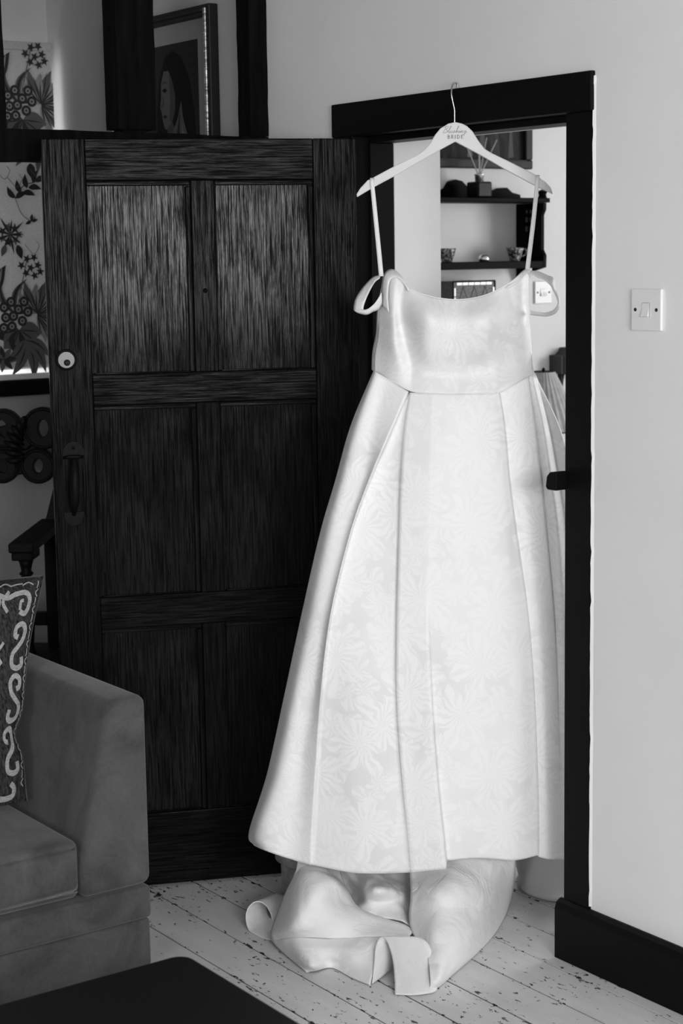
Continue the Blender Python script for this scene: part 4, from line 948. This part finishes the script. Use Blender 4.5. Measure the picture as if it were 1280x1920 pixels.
BODICE = [
 [(-3.3124,2.4846,1.5527), (-3.3227,2.4788,1.4753), (-3.3246,2.4762,1.4186), (-3.3308,2.4708,1.3740), (-3.3310,2.4672,1.3319)],
 [(-3.2718,2.4847,1.5539), (-3.2648,2.4738,1.4764), (-3.2584,2.4725,1.4034), (-3.2591,2.4784,1.3479), (-3.2654,2.4765,1.3096)],
 [(-3.2466,2.4959,1.5307), (-3.2528,2.4907,1.4700), (-3.2491,2.4993,1.4026), (-3.2368,2.5062,1.3414), (-3.2252,2.4949,1.2897)],
 [(-3.1980,2.5227,1.5074), (-3.1605,2.4925,1.4559), (-3.1767,2.5077,1.3923), (-3.2016,2.5314,1.3355), (-3.1855,2.5229,1.2853)],
 [(-3.1623,2.5796,1.4966), (-3.1345,2.5565,1.4459), (-3.1440,2.5638,1.3886), (-3.1644,2.5800,1.3286), (-3.1498,2.5678,1.2835)],
 [(-3.1233,2.6308,1.5053), (-3.0822,2.6023,1.4538), (-3.1035,2.6137,1.3902), (-3.1340,2.6295,1.3336), (-3.1224,2.6131,1.2836)],
 [(-3.1058,2.6862,1.5307), (-3.0971,2.6915,1.4700), (-3.1074,2.6841,1.3994), (-3.1175,2.6733,1.3383), (-3.1023,2.6568,1.2846)],
 [(-3.1069,2.7260,1.5518), (-3.1087,2.7373,1.4771), (-3.1162,2.7439,1.4091), (-3.1251,2.7384,1.3472), (-3.0961,2.7033,1.3020)],
 [(-3.1286,2.7680,1.5596), (-3.1429,2.7823,1.4629), (-3.1445,2.7887,1.4116), (-3.1348,2.7851,1.3546), (-3.1056,2.7658,1.3193)],
]
HANGER = [(-3.3421,2.4344,1.7323), (-3.3427,2.4335,1.7395), (-3.3377,2.4406,1.7527), (-3.3276,2.4548,1.7705), (-3.3247,2.4588,1.7722), (-3.3244,2.4592,1.7674), (-3.3219,2.4627,1.7661), (-3.3197,2.4657,1.7691), (-3.3190,2.4668,1.7739), (-3.3204,2.4648,1.7763), (-3.2896,2.5079,1.8032), (-3.2604,2.5489,1.8264), (-3.2518,2.5609,1.8370), (-3.2447,2.5709,1.8500), (-3.2375,2.5810,1.8701), (-3.2303,2.5910,1.8843), (-3.2197,2.6059,1.8948), (-3.2105,2.6188,1.8981), (-3.2013,2.6317,1.8943), (-3.1949,2.6406,1.8887), (-3.1879,2.6505,1.8772), (-3.1794,2.6623,1.8543), (-3.1716,2.6732,1.8373), (-3.1631,2.6851,1.8281), (-3.1419,2.7149,1.8101), (-3.1035,2.7686,1.7766), (-3.1042,2.7676,1.7731), (-3.1028,2.7696,1.7694), (-3.1000,2.7736,1.7681), (-3.0978,2.7766,1.7705), (-3.0971,2.7776,1.7668), (-3.0907,2.7866,1.7601), (-3.0836,2.7965,1.7472), (-3.0807,2.8006,1.7327), (-3.1014,2.7716,1.7489), (-3.1419,2.7149,1.7873), (-3.1774,2.6652,1.8230), (-3.2106,2.6186,1.8539), (-3.2291,2.5927,1.8376), (-3.2898,2.5077,1.7803), (-3.3206,2.4646,1.7534)]
LOOP_A = [(-3.2960,2.4646,1.5543), (-3.3110,2.4573,1.5507), (-3.3300,2.4513,1.5374), (-3.3436,2.4410,1.5179), (-3.3502,2.4317,1.4984), (-3.3485,2.4255,1.4777), (-3.3399,2.4237,1.4718), (-3.3286,2.4292,1.4669), (-3.3168,2.4388,1.4644), (-3.3073,2.4487,1.4703), (-3.2994,2.4598,1.4762), (-3.2943,2.4669,1.4883)]
LOOP_B = [(-3.2854,2.4535,1.5472), (-3.2952,2.4485,1.5400), (-3.3074,2.4451,1.5242), (-3.3165,2.4392,1.5035), (-3.3218,2.4352,1.4864), (-3.3210,2.4329,1.4767), (-3.3157,2.4336,1.4756), (-3.3096,2.4352,1.4768), (-3.3020,2.4389,1.4817), (-3.2931,2.4446,1.4902), (-3.2864,2.4505,1.5023), (-3.2820,2.4566,1.5156)]
LOOP_C = [(-3.1149,2.7526,1.5586), (-3.1101,2.7680,1.5584), (-3.1052,2.7834,1.5556), (-3.0996,2.7999,1.5480), (-3.0947,2.8154,1.5416), (-3.0970,2.8208,1.5279), (-3.0955,2.8229,1.5143), (-3.0934,2.8310,1.5005), (-3.0934,2.8344,1.4869), (-3.0926,2.8321,1.4708), (-3.0939,2.8199,1.4588), (-3.1003,2.8007,1.4531), (-3.1066,2.7815,1.4549), (-3.1166,2.7640,1.4577)]
LOOP_D = [(-3.1029,2.7453,1.5478), (-3.0995,2.7570,1.5488), (-3.0969,2.7710,1.5424), (-3.0920,2.7848,1.5373), (-3.0900,2.7979,1.5272), (-3.0909,2.8070,1.5196), (-3.0917,2.8127,1.5109), (-3.0896,2.8192,1.4984), (-3.0889,2.8236,1.4872), (-3.0881,2.8212,1.4774), (-3.0894,2.8091,1.4666), (-3.0928,2.7906,1.4622), (-3.0998,2.7738,1.4638), (-3.1076,2.7560,1.4679)]
FOLD_A = [(-3.3007,2.4717,1.4857), (-3.3028,2.4722,1.5187), (-3.3036,2.4779,1.5491), (-3.3009,2.4853,1.5624), (-3.2928,2.4931,1.5672), (-3.2802,2.5005,1.5621), (-3.2574,2.5014,1.5463), (-3.2292,2.4978,1.5210)]
FOLD_B = [(-3.2652,2.4647,1.4705), (-3.2688,2.4648,1.5009), (-3.2727,2.4697,1.5275), (-3.2721,2.4740,1.5419), (-3.2654,2.4798,1.5479), (-3.2536,2.4861,1.5454), (-3.2409,2.4901,1.5344), (-3.2297,2.4920,1.5175)]
FOLD_C = [(-3.1062,2.6753,1.5213), (-3.1047,2.6982,1.5366), (-3.1091,2.7263,1.5542), (-3.1125,2.7456,1.5624), (-3.1144,2.7603,1.5622), (-3.1152,2.7660,1.5535)]
FOLD_D = [(-3.0982,2.6797,1.5200), (-3.0959,2.7002,1.5293), (-3.0987,2.7237,1.5433), (-3.1006,2.7383,1.5516), (-3.1022,2.7463,1.5514), (-3.1068,2.7537,1.5440)]
RIB_L = [(-3.3299,2.4687,1.7731), (-3.3218,2.4628,1.7751), (-3.3151,2.4576,1.7652), (-3.3138,2.4594,1.7435), (-3.3079,2.4617,1.6830), (-3.3000,2.4625,1.6223), (-3.2933,2.4649,1.5518)]
RIB_R = [(-3.1082,2.7793,1.7746), (-3.1007,2.7726,1.7754), (-3.0950,2.7659,1.7642), (-3.0964,2.7639,1.7378), (-3.0988,2.7580,1.6775), (-3.1046,2.7533,1.6170), (-3.1119,2.7500,1.5587)]
HOOK = [(-3.2112,2.6178,1.8921), (-3.2111,2.6179,1.9148), (-3.2114,2.6175,1.9279), (-3.2135,2.6146,1.9446), (-3.2152,2.6122,1.9613), (-3.2175,2.6158,1.9759), (-3.2216,2.6239,1.9855), (-3.2361,2.6420,1.9893), (-3.2377,2.6480,1.9849), (-3.2367,2.6495,1.9765)]
TRAIN = {
 'R': [[(-3.2356,2.4803,0.2173), (-3.1900,2.5270,0.2197), (-3.1494,2.5838,0.2186), (-3.1279,2.6485,0.2108), (-3.1377,2.7380,0.1895)],
  [(-3.2093,2.4656,0.1524), (-3.1513,2.5037,0.1682), (-3.1148,2.5549,0.1751), (-3.1012,2.6256,0.1635), (-3.1165,2.7160,0.1368)],
  [(-3.1634,2.4327,0.1100), (-3.0755,2.4428,0.1400), (-3.0512,2.5023,0.1400), (-3.0807,2.6080,0.1100), (-3.1812,2.7653,0.0450)],
  [(-3.1354,2.4058,0.0700), (-3.0500,2.4222,0.1050), (-3.0330,2.4871,0.1000), (-3.0644,2.5858,0.0700), (-3.1716,2.7413,0.0040)],
  [(-3.0716,2.3688,0.0600), (-3.0001,2.3789,0.0800), (-2.9872,2.4367,0.0700), (-3.0208,2.5213,0.0350), (-3.0760,2.6168,0.0010)],
  [(-2.9828,2.3344,0.0550), (-2.9458,2.3475,0.0550), (-2.9450,2.3834,0.0400), (-2.9646,2.4302,0.0180), (-2.9999,2.4877,0.0010)],
  [(-2.9189,2.2957,0.0300), (-2.9035,2.3044,0.0280), (-2.9118,2.3274,0.0180), (-2.9297,2.3554,0.0060), (-2.9460,2.3777,0.0010)],
  [(-2.9072,2.2861,0.0020), (-2.9074,2.2952,0.0020), (-2.9124,2.3112,0.0010), (-2.9202,2.3295,0.0010), (-2.9326,2.3516,0.0010)]],
 'F': [[(-3.0168,2.2087,0.0010), (-3.0537,2.2424,0.0300), (-3.0763,2.2641,0.0550), (-3.0809,2.2814,0.0720), (-3.0574,2.2817,0.0680), (-3.0201,2.2682,0.0470), (-2.9819,2.2449,0.0220), (-2.9403,2.2144,0.0010)],
  [(-3.0306,2.2456,0.0030), (-3.0569,2.2734,0.0400), (-3.0691,2.2889,0.0600), (-3.0504,2.2962,0.0780), (-3.0260,2.3031,0.0740), (-2.9903,2.2949,0.0500), (-2.9530,2.2746,0.0240), (-2.9132,2.2449,0.0010)],
  [(-3.0528,2.2924,0.0050), (-3.0556,2.3057,0.0450), (-3.0574,2.3165,0.0620), (-3.0269,2.3236,0.0800), (-2.9947,2.3303,0.0760), (-2.9601,2.3240,0.0500), (-2.9272,2.3082,0.0240), (-2.8980,2.2878,0.0010)],
  [(-3.0600,2.3240,0.0200), (-3.0538,2.3287,0.0500), (-3.0527,2.3433,0.0620), (-3.0166,2.3399,0.0780), (-2.9872,2.3441,0.0700), (-2.9605,2.3394,0.0460), (-2.9380,2.3288,0.0200), (-2.9124,2.3112,0.0010)]],
 'L': [[(-3.4115,2.2856,0.2045), (-3.3838,2.2900,0.2083), (-3.3629,2.3019,0.2087), (-3.3579,2.3263,0.2023), (-3.3609,2.3564,0.1898)],
  [(-3.3902,2.2638,0.1538), (-3.3602,2.2713,0.1632), (-3.3358,2.2883,0.1637), (-3.3279,2.3166,0.1518), (-3.3363,2.3565,0.1233)],
  [(-3.3845,2.2282,0.1050), (-3.2803,2.1982,0.1500), (-3.2322,2.2163,0.1650), (-3.2457,2.2770,0.1500), (-3.2975,2.3502,0.1000)],
  [(-3.3742,2.1958,0.0600), (-3.2325,2.1563,0.1250), (-3.1971,2.1973,0.1350), (-3.2389,2.2895,0.1050), (-3.2483,2.3546,0.0700)],
  [(-3.3521,2.1624,0.0300), (-3.2142,2.1343,0.0900), (-3.1855,2.2032,0.0900), (-3.1858,2.3164,0.0680), (-3.1144,2.3879,0.0600)],
  [(-3.3390,2.1563,0.0120), (-3.2309,2.1521,0.0550), (-3.1913,2.2213,0.0480), (-3.1385,2.2890,0.0520), (-3.0667,2.3542,0.0600)]],
 'G': [[(-3.3390,2.1563,0.0120), (-3.2309,2.1521,0.0550), (-3.1913,2.2213,0.0480), (-3.1385,2.2890,0.0520), (-3.0750,2.3177,0.0650)],
  [(-3.3113,2.1529,0.0060), (-3.1959,2.1384,0.0440), (-3.1602,2.1919,0.0460), (-3.1155,2.2344,0.0460), (-3.0842,2.2789,0.0450)],
  [(-3.2722,2.1476,0.0030), (-3.1612,2.1321,0.0340), (-3.1469,2.1867,0.0300), (-3.0995,2.2180,0.0300), (-3.0637,2.2543,0.0300)],
  [(-3.2217,2.1403,0.0020), (-3.1378,2.1303,0.0220), (-3.1491,2.1909,0.0130), (-3.0919,2.2093,0.0120), (-3.0403,2.2293,0.0140)],
  [(-3.1594,2.1301,0.0010), (-3.1477,2.1484,0.0040), (-3.1439,2.1899,0.0010), (-3.0697,2.1930,0.0010), (-3.0120,2.2008,0.0010)]],
 'C': [[(-3.3527,2.1712,0.0040), (-3.3986,2.1619,0.0010), (-3.4469,2.1613,0.0020), (-3.4748,2.1705,0.0220), (-3.4821,2.1819,0.0440), (-3.4779,2.1994,0.0560), (-3.4615,2.2118,0.0540), (-3.4327,2.2111,0.0440), (-3.4027,2.2017,0.0260)]],
 'M': [[(-3.4477,2.3726,0.1697), (-3.4097,2.4258,0.1687), (-3.3555,2.4672,0.1745), (-3.3413,2.5216,0.1669), (-3.3109,2.5642,0.1660)],
  [(-3.3994,2.3886,0.1158), (-3.3620,2.4065,0.1116), (-3.2953,2.4139,0.1342), (-3.2896,2.4735,0.1173), (-3.2755,2.5277,0.1025)],
  [(-3.3866,2.3914,0.0700), (-3.3257,2.3986,0.0700), (-3.2077,2.3568,0.1300), (-3.2110,2.4186,0.1150), (-3.2199,2.4794,0.0800)],
  [(-3.3146,2.3634,0.0600), (-3.2517,2.3571,0.0750), (-3.2224,2.3858,0.0850), (-3.1976,2.4176,0.0850), (-3.1913,2.4538,0.0600)],
  [(-3.2226,2.3356,0.0600), (-3.1980,2.3563,0.0600), (-3.1754,2.3753,0.0650), (-3.1529,2.3925,0.0600), (-3.1316,2.4074,0.0500)]],
}
DO, DU, DN, DZ = Vector((-3.2256, 2.5976, 0)), Vector((.581, .8139, 0)), Vector((.8139, -.581, 0)), Vector((0, 0, 1))
def uz(p): p = Vector(p) - DO; return p.dot(DU), p.z
# hanger
hg = empty('clothes_hanger', (-3.21, 2.62, 1.74)); tag(hg, 'white wooden hanger lettered Blushing Bride hooked over the door frame', 'hanger')
ho = [uz(p) for p in HANGER]
o = MB().prism(ho, DO - DN * .006, DU, DZ, DN, .012).build('hanger_body', 'hanger'); at(bevel_mod(o, .0018, 2), hg)
hk = spline(HOOK, 5); at(MB().tube(hk, .0019, 10).build('hook', 'steel', None, True), hg)
hc = uz((-3.2105,2.6187,1.8766))
def stroke(path, w, org, sc, mt='ink', smooth_k=5, slant=0.0):
    pts = [Vector(((a + slant * b) * sc + org[0], b * sc + org[1], 0)) for a, b in path]
    if smooth_k and len(pts) > 2: pts = spline(pts, smooth_k)
    l, r = [], []
    for i, p in enumerate(pts):
        t = (pts[min(i + 1, len(pts) - 1)] - pts[max(i - 1, 0)]).normalized(); n_ = Vector((-t.y, t.x, 0)) * w / 2
        l.append(p + n_); r.append(p - n_)
    k = len(pts)
    return [DO + DU * p.x + DZ * p.y + DN * .0064 for p in l + r], [(i, i + 1, k + i + 1, k + i) for i in range(k - 1)]
word = MB()
script = [  # Blushing, handwritten
 [(0.2, .0), (.45, .9), (.62, 1.55)], [(.1, 1.2), (.5, 1.6), (1.0, 1.55), (1.05, 1.2), (.6, .85), (1.0, .7), (1.1, .35), (.7, .02), (.15, .05)],
 [(1.1, .2), (1.45, .7), (1.75, 1.5), (1.6, 1.6), (1.45, .6), (1.5, .05), (1.7, .1)],
 [(1.7, .1), (1.85, .55), (1.82, .15), (2.0, .02), (2.25, .3), (2.3, .55), (2.28, .1), (2.5, .1)],
 [(2.5, .1), (2.75, .55), (2.78, .6), (2.9, .25), (2.75, .02), (2.6, .08)], [(2.8, .05), (3.1, .2)],
 [(3.1, .2), (3.4, .8), (3.6, 1.5), (3.48, 1.6), (3.35, .7), (3.32, .02), (3.5, .4), (3.7, .5), (3.7, .05), (3.95, .1)],
 [(3.95, .1), (4.1, .5), (4.08, .05), (4.35, .15)], [(4.2, .85), (4.24, .9)],
 [(4.35, .1), (4.45, .5), (4.45, .05), (4.6, .4), (4.8, .5), (4.8, .05), (5.05, .12)],
 [(5.5, .45), (5.25, .5), (5.15, .2), (5.3, .05), (5.5, .3), (5.6, .5), (5.45, -.4), (5.2, -.65), (5.1, -.45), (5.5, -.1), (6.0, .25)]]
s1 = .0597 / 6.3
for p in script: word.add(*stroke(p, .00065, (hc[0] - .0300, hc[1] - .0030), s1, slant=.28))
ob = at(word.build('lettering_blushing', 'ink'), hg); ob['label'] = 'grey handwritten word Blushing'
word = MB()
def serif(x, y, w=.34): return [(x - w / 2, y), (x + w / 2, y)]
BR_ = [
 (0.0, [([(0.2, 0), (.2, 1)], 1.5), (serif(.2, .03), .6), (serif(.2, .97), .6), ([(.2, 1), (.55, .96), (.62, .76), (.5, .55), (.2, .52)], 1.1), ([(.2, .52), (.6, .48), (.72, .25), (.58, .04), (.2, 0)], 1.1)]),
 (1.0, [([(0.2, 0), (.2, 1)], 1.5), (serif(.2, .03), .6), (serif(.2, .97), .6), ([(.2, 1), (.55, .96), (.64, .74), (.5, .52), (.2, .48)], 1.1), ([(.4, .48), (.6, .2), (.8, .02)], 1.2)]),
 (2.0, [([(0.2, 0), (.2, 1)], 1.5), (serif(.2, .03), .6), (serif(.2, .97), .6)]),
 (2.6, [([(0.2, 0), (.2, 1)], 1.5), (serif(.2, .03), .6), (serif(.2, .97), .6), ([(.2, 1), (.6, .93), (.82, .5), (.6, .07), (.2, 0)], 1.2)]),
 (3.75, [([(0.2, 0), (.2, 1)], 1.6), ([(.05, .96), (.68, .96)], .9), ([(.66, .98), (.66, .78)], .6), ([(.2, .52), (.56, .52)], .9), ([(.05, .04), (.70, .04)], .9), ([(.69, .02), (.69, .24)], .6)])]
s2 = .0370 / 4.5
for x, sts in BR_:
    for p, w in sts: word.add(*stroke([(a + x, b) for a, b in p], .00085 * w, (hc[0] - .0185, hc[1] - .0158), s2, smooth_k=4))
ob = at(word.build('lettering_bride', 'ink'), hg); ob['label'] = 'grey serif capitals BRIDE'

# ---- dress
dr = empty('wedding_dress', (-3.2256, 2.5976, 0)); tag(dr, 'white jacquard off-shoulder wedding dress with pleated skirt and train on the hanger', 'dress')
def thick(o, t=.0016):
    s = o.modifiers.new('cloth_thickness', 'SOLIDIFY'); s.thickness = t; s.offset = 0; return o
NROW = 9
# skirt: key columns, broken into runs at pressed pleat edges
runs = []; cur = []
for c, col in SKIRT:
    cur.append(col)
    if c and len(cur) > 1: runs.append(cur); cur = [col]
if len(cur) > 1: runs.append(cur)
verts, faces, prev = [], [], None
colsd = []
for run in runs:
    wide = (Vector(run[0][4]) - Vector(run[-1][4])).length
    if wide < .03 and len(run) == 2: k = 3
    else: k = 10
    cols = [spline(c, 12) for c in run]                       # down each key column
    rows_ = [spline([c[i] for c in cols], k) for i in range(len(cols[0]))]
    nc = len(rows_[0])
    for j in range(0 if not colsd else 1, nc): colsd.append([r[j] for r in rows_])
nr, nc = len(colsd[0]), len(colsd)
for i in range(nr):
    t = i / (nr - 1)
    for j in range(nc):
        p = Vector(colsd[j][i])
        u = (p - DO).dot(DU)
        # soft cloth undulation, stronger lower down
        a = .0035 + .006 * t
        d = noise.noise(Vector((u * 7.5 + .3 * p.z, p.z * 1.6, 3.1))) * a + noise.noise(Vector((u * 19, p.z * 4.5, 7.7))) * a * .35
        if t < .03: d *= t / .03
        verts.append(p + DN * d)
for i in range(nr - 1):
    for j in range(nc - 1):
        q = i * nc + j; faces.append((q, q + nc, q + nc + 1, q + 1))
sk = mesh_obj('skirt', verts, faces, 'satin', None, True); at(sk, dr)
bmx = bmesh.new(); bmx.from_mesh(sk.data); bmesh.ops.remove_doubles(bmx, verts=list(bmx.verts), dist=.0002); bmx.to_mesh(sk.data); bmx.free()
# smooth shading but crisp pressed pleats
thick(sk)
# rolled hem
hemp = [colsd[j][nr - 1] for j in range(nc)]
# bodice
rows_ = patch([[c[i] for c in BODICE] for i in range(5)], 9, 12)
nr_, nc_ = len(rows_), len(rows_[0]); vb_ = []
for i, r in enumerate(rows_):
    for j, p in enumerate(r):
        u = (p - DO).dot(DU)
        d = noise.noise(Vector((u * 16, p.z * 10, 1.2))) * .0060 + noise.noise(Vector((u * 40 + p.z * 15, p.z * 30, 5.2))) * .0018
        # princess seams pulled in
        for cs in (2 * 9, 6 * 9): d -= .0022 * math.exp(-((j - cs) / 1.1) ** 2)
        e = min(1, (nr_ - 1 - i) / 4)
        vb_.append(p + DN * d * e)
bo_ = mesh_obj('bodice', vb_, [(q, q + nc_, q + nc_ + 1, q + 1) for i in range(nr_ - 1) for q in range(i * nc_, i * nc_ + nc_ - 1)], 'satin', None, True); at(thick(bo_), dr)
# waist seam, neckline edge and princess seams as fine piping
at(MB().tube([r + DN * .0008 for r in rows_[-1]], .0012, 6).build('waist_seam', 'satin_plain', None, True), dr)
at(MB().tube([Vector(vb_[j]) for j in range(nc_)], .0016, 6).build('neckline_edge', 'satin_plain', None, True), dr)
for cs in (18, 54):
    q = MB().tube([Vector(vb_[i * nc_ + cs]) + DN * .0002 for i in range(nr_)], .0008, 5).build('princess_seam', 'satin_plain', None, True); at(q, dr)
# bodice back
bk = []
for c in BODICE:
    col = []
    for i, q in enumerate(c):
        q = Vector(q); w = (q - DO).dot(DN); col.append(q - DN * (w * .4 + .055 + .012) + DZ * (-.03 if i == 0 else 0))
    bk.append(col)
ends = [[Vector(p) for p in BODICE[0]]] + bk + [[Vector(p) for p in BODICE[-1]]]
rk = patch([[c[i] for c in ends] for i in range(5)], 5, 6)
at(thick(mesh_obj('bodice_back', [p for r in rk for p in r], grid_faces(len(rk), len(rk[0])), 'satin_plain', None, True)), dr)
# straps
def band(A, B, nm, k=6, bulge=0.0, mt='satin'):
    a, b = spline(A, k), spline(B, k); rows = []
    for i, (p, q) in enumerate(zip(a, b)):
        r = []
        for t in (0, .25, .5, .75, 1):
            w = p.lerp(q, t) + DN * (bulge * math.sin(PI * t)) + DN * noise.noise(p * 60 + Vector((t * 2, 0, 0))) * .0012
            r.append(w)
        rows.append(r)
    return at(thick(mesh_obj(nm, [p for r in rows for p in r], grid_faces(len(rows), 5), mt, None, True)), dr)
band(LOOP_A, LOOP_B, 'shoulder_strap', bulge=.002); band(LOOP_C, LOOP_D, 'shoulder_strap', bulge=.002)
band(FOLD_A, FOLD_B, 'strap_fold', bulge=.005); band(FOLD_C, FOLD_D, 'strap_fold', bulge=.003)
for rib in (RIB_L, RIB_R):
    sp = spline(rib, 6); n = len(sp); vs = []
    for i, p in enumerate(sp):
        w = .0042 + .0012 * i / n
        vs += [p - DU * w, p + DN * .0006, p + DU * w]
    at(thick(mesh_obj('hanging_ribbon', vs, grid_faces(n, 3), 'ribbon', None, True), .0012), dr)
# train pooled on the floor
tv, tf = [], []
e0 = TRAIN['C'][0]
TRAIN['C'] = [[tuple(Vector(p) + Vector((-.024, .048, 0)) * k + Vector((0, 0, -.12 * p[2] * k))) for p in e0] for k in (0, .6, 1.2, 1.8)]      # rolled hem opening towards the room
for key, g in TRAIN.items():
    rw = patch(g, 9, 9); k = len(tv); nr_, nc_ = len(rw), len(rw[0])
    amp = {'R': .007, 'L': .006, 'M': .010, 'G': .006, 'F': .003, 'C': .003}[key]
    for i, r in enumerate(rw):
        for j, p in enumerate(r):
            e = min(1, p.z / .02)
            d = noise.noise(Vector((p.x * 13 + p.z * 9, p.y * 13, p.z * 11))) * amp + (abs(noise.noise(Vector((p.x * 24 + p.z * 22, p.y * 20 + 3, p.z * 26)))) - .25) * amp * 1.3 + noise.noise(Vector((p.x * 55, p.y * 45, p.z * 60))) * amp * .25
            q = p + (DN * .6 + DZ * .6) * d * e
            q.z = max(q.z, .0012)
            tv.append(q)
    tf += grid_faces(nr_, nc_, k)
tr_ = mesh_obj('train', tv, tf, 'train', None, True); at(thick(tr_, .002), dr)
